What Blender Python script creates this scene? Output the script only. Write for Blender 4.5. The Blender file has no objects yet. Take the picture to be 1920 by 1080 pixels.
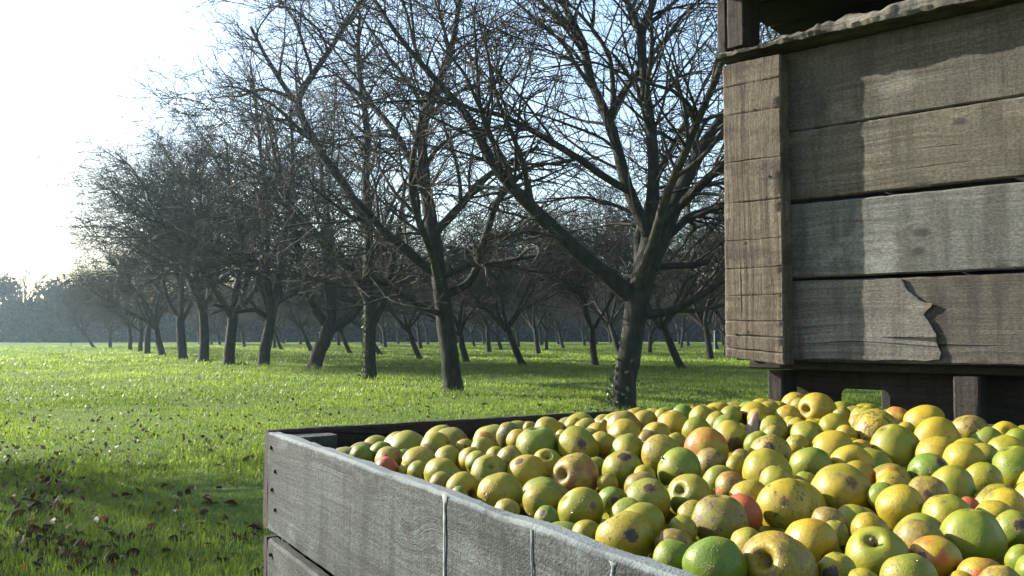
import bpy, bmesh, math, random
import numpy as np
from mathutils import Vector, Matrix, noise as mnoise

random.seed(7)
RNG = np.random.default_rng(7)
SC = bpy.context.scene
COL = SC.collection
R = math.radians

# ------------------------------------------------------------------ camera
H = 0.95                       # eye height
FPX = 1650.0                   # focal length in pixels of a 1920 px wide frame
PITCH = math.atan(85.0 / FPX)
cam_data = bpy.data.cameras.new("camera")
cam_data.sensor_width = 36.0
cam_data.lens = FPX / 1920.0 * 36.0
cam_data.clip_start = 0.02
cam_data.clip_end = 2000.0
cam = bpy.data.objects.new("camera", cam_data)
COL.objects.link(cam)
cam.location = (0, 0, H)
cam.rotation_euler = (math.pi / 2 + PITCH, 0, 0)
SC.camera = cam

# ------------------------------------------------------------------ light
SUN_AZ, SUN_EL = R(-65.0), R(25.0)
S_DIR = Vector((math.sin(SUN_AZ) * math.cos(SUN_EL), math.cos(SUN_AZ) * math.cos(SUN_EL), math.sin(SUN_EL)))
world = bpy.data.worlds.new("World")
SC.world = world
world.use_nodes = True
wn = world.node_tree
wn.nodes.clear()
wo = wn.nodes.new("ShaderNodeOutputWorld")
wb = wn.nodes.new("ShaderNodeBackground")
ws = wn.nodes.new("ShaderNodeTexSky")
ws.sky_type = 'NISHITA'
ws.sun_disc = False
ws.sun_elevation = SUN_EL
ws.sun_rotation = SUN_AZ
ws.air_density = 1.1
ws.dust_density = 1.4
ws.ozone_density = 1.0
wb.inputs['Strength'].default_value = 0.105
wn.links.new(ws.outputs[0], wb.inputs['Color'])
wn.links.new(wb.outputs[0], wo.inputs['Surface'])
sun_data = bpy.data.lights.new("sun", 'SUN')
sun_data.energy = 5.0
sun_data.angle = R(0.53)
sun_data.color = (1.0, 0.95, 0.85)
sun = bpy.data.objects.new("sun", sun_data)
COL.objects.link(sun)
sun.rotation_euler = S_DIR.to_track_quat('Z', 'Y').to_euler()
sun.location = (-20, 10, 15)
SC.view_settings.view_transform = 'Standard'
SC.view_settings.look = 'None'
SC.view_settings.exposure = 1.75
SC.view_settings.gamma = 1.0
SC.view_settings.use_curve_mapping = False
SC.cycles.max_bounces = 8
SC.cycles.volume_bounces = 0
SC.cycles.use_adaptive_sampling = True
SC.cycles.adaptive_threshold = 0.02

# ------------------------------------------------------------------ geometry helpers
def ray(x, y):
    cx, cy = (x - 960) / FPX, (540 - y) / FPX
    return Vector((cx, math.cos(PITCH) - cy * math.sin(PITCH), math.sin(PITCH) + cy * math.cos(PITCH)))

def at(x, y, d):
    """world point seen at photo pixel (x, y), d metres ahead"""
    r = ray(x, y)
    return Vector((0, 0, H)) + r * (d / r.y)

def on_z(x, y, z):
    r = ray(x, y)
    return Vector((0, 0, H)) + r * ((z - H) / r.z)

def tag(o, label=None, cat=None, group=None, kind=None):
    if label: o['label'] = label
    if cat: o['category'] = cat
    if group: o['group'] = group
    if kind: o['kind'] = kind
    return o

def empty(name, loc, rz=0.0):
    o = bpy.data.objects.new(name, None)
    COL.objects.link(o)
    o.empty_display_size = 0.1
    o.location = loc
    o.rotation_euler = (0, 0, rz)
    return o

def link_mesh(name, me, parent=None, mat=None):
    o = bpy.data.objects.new(name, me)
    COL.objects.link(o)
    if mat: 
        if len(me.materials) == 0: me.materials.append(mat)
    if parent is not None:
        o.parent = parent
    return o

def np_mesh(name, verts, tris=None, quads=None, smooth=True):
    me = bpy.data.meshes.new(name)
    verts = np.asarray(verts, dtype=np.float32).reshape(-1, 3)
    loops, starts = [], []
    n = 0
    if quads is not None and len(quads):
        q = np.asarray(quads, dtype=np.int32).reshape(-1, 4)
        loops.append(q.ravel()); starts.append(np.arange(len(q)) * 4); n = len(q) * 4
    if tris is not None and len(tris):
        t = np.asarray(tris, dtype=np.int32).reshape(-1, 3)
        loops.append(t.ravel()); starts.append(n + np.arange(len(t)) * 3)
    loops = np.concatenate(loops).astype(np.int32)
    starts = np.concatenate(starts).astype(np.int32)
    me.vertices.add(len(verts)); me.vertices.foreach_set("co", verts.ravel())
    me.loops.add(len(loops)); me.loops.foreach_set("vertex_index", loops)
    me.polygons.add(len(starts)); me.polygons.foreach_set("loop_start", starts)
    me.polygons.foreach_set("use_smooth", np.full(len(starts), smooth, dtype=bool))
    me.update(calc_edges=True)
    return me

def unit(a):
    return a / np.maximum(np.linalg.norm(a, axis=-1, keepdims=True), 1e-9)

def tubes(pts, rad, sides, lump=0.0):
    """(N,P,3) polylines with (N,P) radii -> verts, quads of open tubes (tips taper)"""
    N, P, _ = pts.shape
    tan = np.empty_like(pts)
    tan[:, 1:-1] = pts[:, 2:] - pts[:, :-2]
    tan[:, 0] = pts[:, 1] - pts[:, 0]
    tan[:, -1] = pts[:, -1] - pts[:, -2]
    tan = unit(tan)
    ref = np.zeros((N, 1, 3)); main = unit(pts[:, -1] - pts[:, 0])
    ax = np.argmin(np.abs(main), axis=1)
    ref[np.arange(N), 0, ax] = 1
    u = unit(np.cross(tan, np.broadcast_to(ref, tan.shape)))
    v = np.cross(tan, u)
    a = np.arange(sides) / sides * 2 * np.pi
    rr = rad[:, :, None]
    if lump > 0:
        rr = rr * (1 + lump * RNG.standard_normal((N, P, sides)))
    ring = pts[:, :, None, :] + rr[..., None] * (u[:, :, None, :] * np.cos(a)[:, None] + v[:, :, None, :] * np.sin(a)[:, None])
    verts = ring.reshape(-1, 3)
    base = (np.arange(N) * P * sides)[:, None, None]
    i = (np.arange(P - 1) * sides)[None, :, None]
    k = np.arange(sides)[None, None, :]
    k2 = (k + 1) % sides
    q = np.stack([base + i + k, base + i + k2, base + i + sides + k2, base + i + sides + k], axis=-1)
    return verts, q.reshape(-1, 4)

class Bag:
    def __init__(self): self.v, self.q, self.t, self.n = [], [], [], 0
    def add(self, v, q=None, t=None):
        self.v.append(v)
        if q is not None: self.q.append(q + self.n)
        if t is not None: self.t.append(t + self.n)
        self.n += len(v)
    def mesh(self, name, smooth=True):
        return np_mesh(name, np.concatenate(self.v), np.concatenate(self.t) if self.t else None,
                       np.concatenate(self.q) if self.q else None, smooth)

# ------------------------------------------------------------------ node helpers
class NT:
    def __init__(self, name):
        self.m = bpy.data.materials.new(name)
        self.m.use_nodes = True
        self.t = self.m.node_tree
        self.t.nodes.clear()
        self.out = self.t.nodes.new("ShaderNodeOutputMaterial")
    def n(self, kind, **kw):
        nd = self.t.nodes.new("ShaderNode" + kind)
        ins = kw.pop('ins', {})
        for k, v in kw.items(): setattr(nd, k, v)
        for k, v in ins.items(): self.set(nd.inputs[k], v)
        return nd
    def set(self, sock, v):
        if isinstance(v, bpy.types.NodeSocket): self.t.links.new(v, sock)
        elif isinstance(v, bpy.types.Node): self.t.links.new(v.outputs[0], sock)
        else: sock.default_value = v
    def math(self, op, a, b=0.0, c=0.0, clamp=False):
        nd = self.n('Math', operation=op, use_clamp=clamp)
        self.set(nd.inputs[0], a); self.set(nd.inputs[1], b); self.set(nd.inputs[2], c)
        return nd.outputs[0]
    def noise(self, vec, scale, detail=4, rough=0.55, w=None, dist=0.0):
        nd = self.n('TexNoise')
        if w is not None:
            nd.noise_dimensions = '4D'; self.set(nd.inputs['W'], w)
        self.set(nd.inputs['Vector'], vec)
        nd.inputs['Scale'].default_value = scale
        nd.inputs['Detail'].default_value = detail
        nd.inputs['Roughness'].default_value = rough
        nd.inputs['Distortion'].default_value = dist
        return nd.outputs[0]
    def ramp(self, v, lo, hi, a=0.0, b=1.0, smooth=True):
        nd = self.n('MapRange')
        nd.interpolation_type = 'SMOOTHSTEP' if smooth else 'LINEAR'
        self.set(nd.inputs[0], v)
        for i, x in zip((1, 2, 3, 4), (lo, hi, a, b)): self.set(nd.inputs[i], x)
        return nd.outputs[0]
    def mix(self, f, a, b, mode='MIX'):
        nd = self.n('Mix', data_type='RGBA', blend_type=mode)
        self.set(nd.inputs[0], f)
        for s, v in ((nd.inputs[6], a), (nd.inputs[7], b)):
            if isinstance(v, tuple) and len(v) == 3: v = (*v, 1)
            self.set(s, v)
        return nd.outputs[2]
    def scale(self, vec, s):
        nd = self.n('Mapping'); self.set(nd.inputs[0], vec); nd.inputs['Scale'].default_value = s
        return nd.outputs[0]
    def attr(self, name, kind='OBJECT'):
        nd = self.n('Attribute'); nd.attribute_type = kind; nd.attribute_name = name
        return nd.outputs['Fac']
    def bump(self, h, strength, dist, prev=None):
        nd = self.n('Bump'); nd.inputs['Strength'].default_value = strength
        nd.inputs['Distance'].default_value = dist
        self.set(nd.inputs['Height'], h)
        if prev is not None: self.set(nd.inputs['Normal'], prev)
        return nd.outputs[0]

def wood_mat(name, pale, dark, stain, knots=(), saw=1.0, moss=0.0, plane='xz', seed=0.0, rim=None):
    """weathered board; local x runs along the grain"""
    k = NT(name)
    pale, dark, stain = (tuple(c * 0.44 for c in q) for q in (pale, dark, stain))
    tc = k.n('TexCoord').outputs['Object']
    oi = k.n('ObjectInfo').outputs['Random']
    w = k.math('MULTIPLY_ADD', oi, 40.0, seed)
    sep = k.n('SeparateXYZ', ins={0: tc})
    X, Y, Z = sep.outputs
    warp = k.math('MULTIPLY', k.math('SUBTRACT', k.noise(k.scale(tc, (2.2, 6, 6)), 1.0, 2, 0.5, w), 0.5), 0.06)
    knot_f = None
    for (kx, kz, kr) in knots:
        dx = k.math('MULTIPLY', k.math('SUBTRACT', X, kx), 0.6)
        dz = k.math('SUBTRACT', Z, kz)
        d = k.math('SQRT', k.math('ADD', k.math('MULTIPLY', dx, dx), k.math('MULTIPLY', dz, dz)))
        d = k.math('ADD', d, k.math('MULTIPLY', k.math('SUBTRACT', k.noise(tc, 60, 2), 0.5), kr * 0.7))
        f = k.ramp(d, 0.0, kr * 3.5, 1.0, 0.0)
        warp = k.math('ADD', warp, k.math('MULTIPLY', f, kr * 1.6))
        core = k.ramp(d, kr * 0.25, kr * 1.0, 1.0, 0.0)
        knot_f = core if knot_f is None else k.math('MAXIMUM', knot_f, core)
    zz = k.math('ADD', Z, warp)
    comb = k.n('CombineXYZ', ins={0: k.math('MULTIPLY', X, 2.2), 1: k.math('MULTIPLY', Y, 40.0), 2: k.math('MULTIPLY', zz, 105.0)})
    grain = k.noise(comb, 1.0, 5, 0.65, w)
    rings = k.noise(k.n('CombineXYZ', ins={0: k.math('MULTIPLY', X, 0.25), 1: k.math('MULTIPLY', Y, 8.0), 2: k.math('MULTIPLY', zz, 26.0)}), 1.0, 2, 0.5, w)
    line = k.ramp(k.math('ABSOLUTE', k.math('SUBTRACT', rings, 0.5)), 0.0, 0.025, 1.0, 0.0)
    big = k.noise(k.scale(tc, (3.0, 5, 7)), 1.0, 4, 0.6, w)
    blot = k.noise(k.scale(tc, (9.0, 9, 5)), 1.0, 5, 0.65, w)
    sawn = k.noise(k.scale(tc, (190.0, 12, 7.0)), 1.0, 3, 0.6, w)
    fine = k.noise(k.scale(tc, (400, 400, 400)), 1.0, 3, 0.6)
    col = k.mix(k.ramp(grain, 0.3, 0.72), dark, pale)
    col = k.mix(k.math('MULTIPLY', k.ramp(big, 0.40, 0.64), 0.8), col, stain)
    col = k.mix(k.math('MULTIPLY', k.ramp(sawn, 0.40, 0.66), 0.36 * saw), col, k.mix(0.5, dark, (0.02, 0.018, 0.014)))
    col = k.mix(k.math('MULTIPLY', line, 0.26), col, dark)
    col = k.mix(k.math('MULTIPLY', k.ramp(blot, 0.56, 0.75), 0.6), col, tuple(c * 0.45 for c in dark))
    drip = k.noise(k.scale(tc, (16.0, 16, 2.2)), 1.0, 4, 0.6, w)
    col = k.mix(k.math('MULTIPLY', k.ramp(drip, 0.48, 0.64), 0.68), col, tuple(c * 0.75 for c in dark))
    scuff = k.noise(k.scale(tc, (5.0, 9, 9)), 1.0, 6, 0.7, w)
    col = k.mix(k.math('MULTIPLY', k.ramp(scuff, 0.55, 0.68), 0.5), col, tuple(min(1, c * 1.35) for c in pale))
    crack = k.ramp(k.noise(k.n('CombineXYZ', ins={0: k.math('MULTIPLY', X, 1.6), 1: k.math('MULTIPLY', Y, 30.0), 2: k.math('MULTIPLY', zz, 95.0)}), 1.0, 1, 0.4, w), 0.70, 0.76)
    col = k.mix(k.math('MULTIPLY', crack, 0.85), col, (0.012, 0.010, 0.008))
    col = k.mix(1.0, col, k.mix(k.ramp(k.noise(k.scale(tc, (120, 160, 220)), 1.0, 4, 0.7), 0.3, 0.7), (0.62, 0.62, 0.62), (1.35, 1.35, 1.35)), 'MULTIPLY')
    if knot_f is not None:
        col = k.mix(k.math('MULTIPLY', knot_f, 0.8), col, (0.02, 0.017, 0.014))
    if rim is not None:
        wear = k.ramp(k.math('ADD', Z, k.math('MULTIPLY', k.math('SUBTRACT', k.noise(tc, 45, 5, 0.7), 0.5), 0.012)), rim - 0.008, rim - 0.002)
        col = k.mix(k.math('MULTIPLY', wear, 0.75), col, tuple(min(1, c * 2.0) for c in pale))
    if moss > 0:
        mo = k.ramp(k.noise(tc, 14, 4, 0.6, w), 0.5, 0.7)
        col = k.mix(k.math('MULTIPLY', mo, moss), col, (0.06, 0.075, 0.03))
    hgt = k.math('MULTIPLY', grain, 0.5)
    hgt = k.math('ADD', hgt, k.math('MULTIPLY', sawn, 0.32 * saw))
    hgt = k.math('SUBTRACT', hgt, k.math('MULTIPLY', crack, 1.0))
    hgt = k.math('SUBTRACT', hgt, k.math('MULTIPLY', line, 0.08))
    hgt = k.math('ADD', hgt, k.math('MULTIPLY', fine, 0.6))
    b = k.n('BsdfPrincipled')
    k.set(b.inputs['Base Color'], col)
    b.inputs['Roughness'].default_value = 0.82
    b.inputs['Specular IOR Level'].default_value = 0.25
    k.set(b.inputs['Normal'], k.bump(hgt, 0.9, 0.004))
    k.t.links.new(b.outputs[0], k.out.inputs[0])
    return k.m

# ------------------------------------------------------------------ other materials
def bark_mat(name, base, pale, green, bumpd=0.02):
    k = NT(name)
    tc = k.n('TexCoord').outputs['Object']
    a = k.noise(k.scale(tc, (14, 14, 5)), 1.0, 5, 0.65)
    b_ = k.noise(tc, 3.0, 3)
    c_ = k.noise(tc, 30.0, 4, 0.6)
    col = k.mix(k.ramp(a, 0.35, 0.7), base, pale)
    col = k.mix(k.math('MULTIPLY', k.ramp(b_, 0.45, 0.7), 0.6), col, green)
    col = k.mix(k.math('MULTIPLY', k.ramp(c_, 0.62, 0.72), 0.5), col, tuple(min(1, c * 2.2) for c in pale))
    b = k.n('BsdfPrincipled'); k.set(b.inputs['Base Color'], col)
    b.inputs['Roughness'].default_value = 0.85
    b.inputs['Specular IOR Level'].default_value = 0.2
    k.set(b.inputs['Normal'], k.bump(a, 0.9, bumpd))
    k.t.links.new(b.outputs[0], k.out.inputs[0])
    return k.m

def leaf_mat(name, c1, c2, trans=0.4, attr=None, rough=0.5, spec=0.3, wscale=1.0, back=None):
    k = NT(name)
    if attr: f = k.attr(attr, 'GEOMETRY')
    else: f = k.n('ObjectInfo').outputs['Random']
    tc = k.n('TexCoord').outputs['Object']
    nz = k.noise(tc, wscale, 3)
    col = k.mix(f, c1, c2)
    col = k.mix(k.ramp(nz, 0.35, 0.7, 0, 0.5), col, tuple(c * 0.6 for c in c1))
    b = k.n('BsdfPrincipled'); k.set(b.inputs['Base Color'], col)
    b.inputs['Roughness'].default_value = rough
    b.inputs['Specular IOR Level'].default_value = spec
    t = k.n('BsdfTranslucent')
    k.set(t.inputs['Color'], k.mix(1.0, col, back if back else (1.3, 1.25, 0.8), 'MULTIPLY'))
    m = k.n('MixShader'); m.inputs[0].default_value = trans
    k.t.links.new(b.outputs[0], m.inputs[1]); k.t.links.new(t.outputs[0], m.inputs[2])
    k.t.links.new(m.outputs[0], k.out.inputs[0])
    return k.m

def plain_mat(name, col, rough=0.7, metal=0.0, nscale=40, var=0.4):
    k = NT(name)
    tc = k.n('TexCoord').outputs['Object']
    f = k.noise(tc, nscale, 4)
    b = k.n('BsdfPrincipled')
    k.set(b.inputs['Base Color'], k.mix(f, tuple(c * (1 - var) for c in col), tuple(c * (1 + var) for c in col)))
    b.inputs['Roughness'].default_value = rough; b.inputs['Metallic'].default_value = metal
    k.set(b.inputs['Normal'], k.bump(f, 0.4, 0.002))
    k.t.links.new(b.outputs[0], k.out.inputs[0])
    return k.m

def ground_mat():
    k = NT("turf_soil")
    tc = k.n('TexCoord').outputs['Object']
    a = k.noise(tc, 0.25, 4); b_ = k.noise(tc, 3.0, 5, 0.65); c_ = k.noise(tc, 40, 4, 0.7)
    col = k.mix(k.ramp(a, 0.3, 0.7), (0.06, 0.105, 0.016), (0.11, 0.16, 0.028))
    col = k.mix(k.ramp(b_, 0.35, 0.7, 0.0, 0.6), col, (0.05, 0.085, 0.012))
    col = k.mix(k.ramp(c_, 0.55, 0.75, 0.0, 0.7), col, (0.05, 0.035, 0.018))
    b = k.n('BsdfPrincipled'); k.set(b.inputs['Base Color'], col)
    b.inputs['Roughness'].default_value = 0.9
    b.inputs['Specular IOR Level'].default_value = 0.1
    k.set(b.inputs['Normal'], k.bump(k.math('ADD', b_, k.math('MULTIPLY', c_, 0.5)), 1.0, 0.06))
    k.t.links.new(b.outputs[0], k.out.inputs[0])
    return k.m

def apple_mat():
    k = NT("apple_skin")
    tc = k.n('TexCoord').outputs['Object']
    oi = k.n('ObjectInfo').outputs['Random']
    w = k.math('MULTIPLY', oi, 60.0)
    ripe, blush, rus, scab, blot, dew = (k.attr(a) for a in ('ripe', 'blush', 'russet', 'scab', 'blotch', 'dew'))
    n1 = k.noise(tc, 1.1, 2, 0.5, w); n2 = k.noise(tc, 3.0, 5, 0.62, w)
    n3 = k.noise(tc, 9.0, 4, 0.6, w); n4 = k.noise(tc, 26.0, 3, 0.6, w)
    f = k.math('ADD', ripe, k.math('MULTIPLY', k.math('SUBTRACT', n1, 0.5), 1.3), clamp=True)
    col = k.mix(f, (0.078, 0.13, 0.008), (0.295, 0.20, 0.008))
    col = k.mix(k.ramp(n2, 0.45, 0.7, 0, 0.35), col, (0.22, 0.19, 0.035))
    bl = k.ramp(k.math('ADD', k.math('ADD', n1, k.math('MULTIPLY', k.math('SUBTRACT', n2, 0.5), 0.7)), k.math('MULTIPLY', k.math('SUBTRACT', blush, 0.5), 0.6)), 0.46, 0.74)
    col = k.mix(k.math('MULTIPLY', bl, k.ramp(blush, 0.0, 0.25)), col, k.mix(n2, (0.28, 0.036, 0.016), (0.31, 0.10, 0.025)))
    ru = k.ramp(k.math('ADD', k.math('ADD', k.math('MULTIPLY', n2, 0.6), k.math('MULTIPLY', n3, 0.4)), k.math('MULTIPLY', k.math('SUBTRACT', rus, 0.5), 0.42)), 0.47, 0.66)
    col = k.mix(k.math('MULTIPLY', ru, 0.75), col, k.mix(n3, (0.075, 0.043, 0.018), (0.15, 0.095, 0.042)))
    vor = k.n('TexVoronoi', ins={'Vector': tc}); vor.inputs['Scale'].default_value = 7.0
    speck = k.ramp(k.math('ADD', vor.outputs['Distance'], k.math('MULTIPLY', n4, 0.1)), 0.10, 0.17, 1.0, 0.0)
    speck = k.math('MULTIPLY', speck, k.ramp(k.noise(tc, 3.0, 2, 0.5, w), 0.45, 0.62))
    col = k.mix(k.math('MULTIPLY', speck, 0.75), col, (0.055, 0.035, 0.018))
    sc = k.ramp(k.math('ADD', k.math('ADD', k.math('MULTIPLY', n3, 0.6), k.math('MULTIPLY', n2, 0.5)), k.math('MULTIPLY', k.math('SUBTRACT', scab, 0.5), 0.30)), 0.62, 0.69)
    col = k.mix(k.math('MULTIPLY', sc, 0.85), col, (0.035, 0.026, 0.02))
    sep = k.n('SeparateXYZ', ins={0: k.n('VectorMath', operation='NORMALIZE', ins={0: tc})})
    ang = k.math('SUBTRACT', 1.0, sep.outputs[0])
    lim = k.math('MULTIPLY', blot, k.math('SUBTRACT', k.math('MULTIPLY', n2, 3.2), 0.6))
    lim = k.math('ADD', lim, k.math('MULTIPLY', k.math('MULTIPLY', k.math('SUBTRACT', n3, 0.5), blot), 3.0))
    bf = k.ramp(k.math('SUBTRACT', ang, lim), -0.015, 0.008, 1.0, 0.0)
    halo = k.ramp(k.math('SUBTRACT', ang, lim), -0.01, 0.09, 1.0, 0.0)
    hasb = k.ramp(blot, 0.005, 0.02)
    col = k.mix(k.math('MULTIPLY', k.math('MULTIPLY', halo, hasb), 0.6), col, (0.27, 0.14, 0.04))
    col = k.mix(k.math('MULTIPLY', k.math('MULTIPLY', bf, hasb), 0.92), col, (0.03, 0.02, 0.014))
    # brown ring and near black centre at the stem and eye ends
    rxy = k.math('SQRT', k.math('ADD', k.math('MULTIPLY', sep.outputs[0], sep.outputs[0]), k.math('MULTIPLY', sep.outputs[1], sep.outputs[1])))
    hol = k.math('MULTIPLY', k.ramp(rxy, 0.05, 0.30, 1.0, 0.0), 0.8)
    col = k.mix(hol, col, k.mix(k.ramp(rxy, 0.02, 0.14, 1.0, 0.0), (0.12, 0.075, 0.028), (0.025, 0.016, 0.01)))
    b = k.n('BsdfPrincipled'); k.set(b.inputs['Base Color'], col)
    b.inputs['Specular IOR Level'].default_value = 0.3
    b.inputs['Subsurface Weight'].default_value = 0.0
    # dew beads
    dv = k.n('TexVoronoi', ins={'Vector': tc}); dv.feature = 'F1'; dv.inputs['Scale'].default_value = 15.0
    dsel = k.n('SeparateColor', ins={0: dv.outputs['Color']})
    bead = k.math('SQRT', k.math('MAXIMUM', 0.0, k.math('SUBTRACT', 1.0, k.math('DIVIDE', dv.outputs['Distance'], k.math('MULTIPLY_ADD', dsel.outputs[0], 0.22, 0.12)))))
    dm = k.math('MULTIPLY', k.ramp(k.math('ADD', k.noise(tc, 1.6, 2, 0.5, w), k.math('MULTIPLY', k.math('SUBTRACT', dew, 0.5), 0.5)), 0.42, 0.6), bead)
    k.set(b.inputs['Roughness'], k.math('SUBTRACT', 0.50, k.math('MULTIPLY', dm, 0.36)))
    k.set(b.inputs['Coat Weight'], k.math('MULTIPLY_ADD', dm, 0.9, 0.05))
    b.inputs['Coat Roughness'].default_value = 0.10
    h = k.math('ADD', k.math('MULTIPLY', dm, 1.0), k.math('MULTIPLY', n3, 0.25))
    h = k.math('SUBTRACT', h, k.math('MULTIPLY', bf, 0.2))
    nb = k.bump(h, 0.8, 0.0022)
    k.set(b.inputs['Normal'], nb); k.set(b.inputs['Coat Normal'], nb)
    k.t.links.new(b.outputs[0], k.out.inputs[0])
    return k.m

M = {}
M['bark'] = bark_mat("apple_bark", (0.010, 0.011, 0.008), (0.030, 0.029, 0.021), (0.017, 0.023, 0.012))
M['twig'] = bark_mat("twig_bark", (0.017, 0.016, 0.012), (0.052, 0.045, 0.032), (0.028, 0.033, 0.018), 0.004)
M['leaf'] = leaf_mat("withered_leaf", (0.13, 0.085, 0.02), (0.09, 0.085, 0.025), 0.4, 'tint')
M['ivy'] = leaf_mat("ivy_leaf", (0.03, 0.055, 0.015), (0.07, 0.10, 0.03), 0.15, 'tint', 0.25, 0.5)
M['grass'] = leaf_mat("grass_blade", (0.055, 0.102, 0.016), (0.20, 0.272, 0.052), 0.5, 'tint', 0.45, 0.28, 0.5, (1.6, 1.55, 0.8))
M['hedge'] = leaf_mat("hedge_leaf", (0.006, 0.010, 0.006), (0.036, 0.029, 0.014), 0.06, 'tint', 0.6, 0.2, 0.2)
M['autumn'] = leaf_mat("autumn_leaf", (0.06, 0.04, 0.016), (0.035, 0.037, 0.014), 0.3, 'tint', 0.6, 0.2, 0.3)
M['soil'] = ground_mat()
M['apple'] = apple_mat()
M['stem'] = plain_mat("apple_stem", (0.10, 0.06, 0.03), 0.8)
M['nail'] = plain_mat("rusty_nail", (0.03, 0.022, 0.018), 0.6, 0.3)
M['dropping'] = plain_mat("dried_dropping", (0.22, 0.235, 0.225), 0.8, 0, 90, 0.2)
M['faint'] = plain_mat("faded_dropping", (0.155, 0.17, 0.165), 0.85, 0, 90, 0.25)
M['stake'] = plain_mat("pale_stake", (0.5, 0.5, 0.47), 0.6)

# ------------------------------------------------------------------ ground
def make_ground():
    xs = np.concatenate([np.linspace(-400, -30, 20), np.linspace(-28, 28, 113), np.linspace(30, 400, 20)])
    ys = np.concatenate([np.linspace(-60, -4, 8), np.linspace(-3, 45, 97), np.linspace(47, 120, 30), np.linspace(130, 700, 12)])
    X, Y = np.meshgrid(xs, ys)
    Z = ground_z(X, Y)
    nx, ny = len(xs), len(ys)
    v = np.stack([X, Y, Z], -1).reshape(-1, 3)
    i = np.arange(ny - 1)[:, None] * nx + np.arange(nx - 1)[None, :]
    q = np.stack([i, i + 1, i + nx + 1, i + nx], -1).reshape(-1, 4)
    o = link_mesh("ground", np_mesh("ground", v, quads=q), None, M['soil'])
    tag(o, kind='structure')

def ground_z(X, Y):
    return 0.025 * np.sin(X * 0.9 + 1.3) * np.sin(Y * 0.7) + 0.015 * np.sin(X * 2.3 + Y * 1.7) - 0.02

make_ground()

# ------------------------------------------------------------------ grass
def clump(X, Y):
    return (np.sin(X * 1.9 + 1.1 * np.sin(Y * 1.3)) + np.sin(Y * 2.3 + 1.3 * np.sin(X * 1.7 + 2)) + 0.7 * np.sin(X * 5.1 + Y * 3.7) + 0.7 * np.sin(Y * 6.3 - X * 4.1)) / 3.4

TRUNKS = [(on_z(x, y, 0).x, on_z(x, y, 0).y) for (x, y) in ((1166, 768), (852, 738), (694, 712), (585, 694), (492, 687), (432, 683), (380, 677), (1283, 691), (1118, 684), (985, 684))]
def blades(n, d0, d1, hgt, wid, segs, seed, pw=1.0):
    r = np.random.default_rng(seed)
    u = r.random(n)
    d = (d0 ** pw + u * (d1 ** pw - d0 ** pw)) ** (1 / pw)
    az = (r.random(n) - 0.5) * 2 * R(37)
    x, y = d * np.sin(az), d * np.cos(az)
    c = clump(x, y)
    keep = r.random(n) < np.clip(0.62 + 0.45 * c, 0.12, 1)
    x, y, c, d = x[keep], y[keep], c[keep], d[keep]
    n = len(x)
    z = ground_z(x, y)
    h = hgt * (0.45 + 0.9 * r.random(n)) * (0.8 + 0.4 * c) 
    w = wid * (0.6 + 0.8 * r.random(n))
    for (tx, ty) in TRUNKS:
        q = np.hypot(x - tx, y - ty)
        h = h * (1 + 1.6 * np.exp(-(q / 0.55) ** 2))
    mead = np.sin(x * 0.31 + 0.8 * np.sin(y * 0.23)) + np.sin(y * 0.43 + 1.1 * np.sin(x * 0.27 + 1)) + 0.6 * np.sin(x * 0.9 - y * 0.7)
    th = r.random(n) * 2 * np.pi
    lean = (0.15 + 0.75 * r.random(n) ** 1.5)
    lx, ly = np.cos(th), np.sin(th)
    px, py = -ly, lx
    P = np.stack([x, y, z], -1)
    side = np.stack([px, py, np.zeros(n)], -1) * (w / 2)[:, None]
    def pt(t):
        out = h * lean * t * t
        return P + np.stack([lx * out, ly * out, h * t * (1 - 0.25 * lean * t)], -1)
    tint = np.clip(0.40 + 0.22 * c + 0.14 * mead + 0.24 * r.standard_normal(n) + 0.006 * np.minimum(d, 40), 0, 1)  # blades turn paler with distance: grazing backlight put into the tint
    if segs == 2:
        m = pt(0.55); tip = pt(1.0)
        v = np.stack([P - side, P + side, m + side * 0.8, m - side * 0.8, tip], 1).reshape(-1, 3)
        b = np.arange(n)[:, None] * 5
        return v, b + np.array([[0, 1, 2, 3]]), b + np.array([[3, 2, 4]]), np.repeat(tint, 5)
    tip = pt(1.0)
    v = np.stack([P - side, P + side, tip], 1).reshape(-1, 3)
    b = np.arange(n)[:, None] * 3
    return v, None, b + np.array([[0, 1, 2]]), np.repeat(tint, 3)

def make_grass():
    bag = Bag(); tints = []
    for (n, d0, d1, h, w, s, sd, pw) in (
            (140000, 3.0, 7.0, 0.044, 0.0040, 2, 1, 1.3),
            (150000, 6.5, 14.0, 0.045, 0.0066, 2, 2, 1.3),
            (190000, 13.0, 30.0, 0.062, 0.016, 1, 3, 1.3),
            (190000, 28.0, 75.0, 0.09, 0.045, 1, 4, 1.2)):
        v, q, t, ti = blades(n, d0, d1, h, w, s, sd, pw)
        bag.add(v, q, t); tints.append(ti)
    me = bag.mesh("grass", smooth=False)
    a = me.attributes.new("tint", 'FLOAT', 'POINT')
    a.data.foreach_set("value", np.concatenate(tints).astype(np.float32))
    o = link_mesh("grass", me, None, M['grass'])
    tag(o, 'bright green dewy grass covering the orchard floor', 'grass', kind='stuff')

make_grass()

# ------------------------------------------------------------------ trees
def grow(start, d, length, nseg, wob, grav, r):
    N = len(start)
    pts = np.empty((N, nseg + 1, 3)); pts[:, 0] = start
    d = unit(d.copy())
    g = np.zeros((N, 3)); g[:, 2] = grav
    step = (length / nseg)[:, None]
    cur = r.standard_normal((N, 3)) * wob * 0.5
    for k in range(nseg):
        d = unit(d + cur + wob * r.standard_normal((N, 3)) + g)
        pts[:, k + 1] = pts[:, k] + d * step
    return pts

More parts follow.
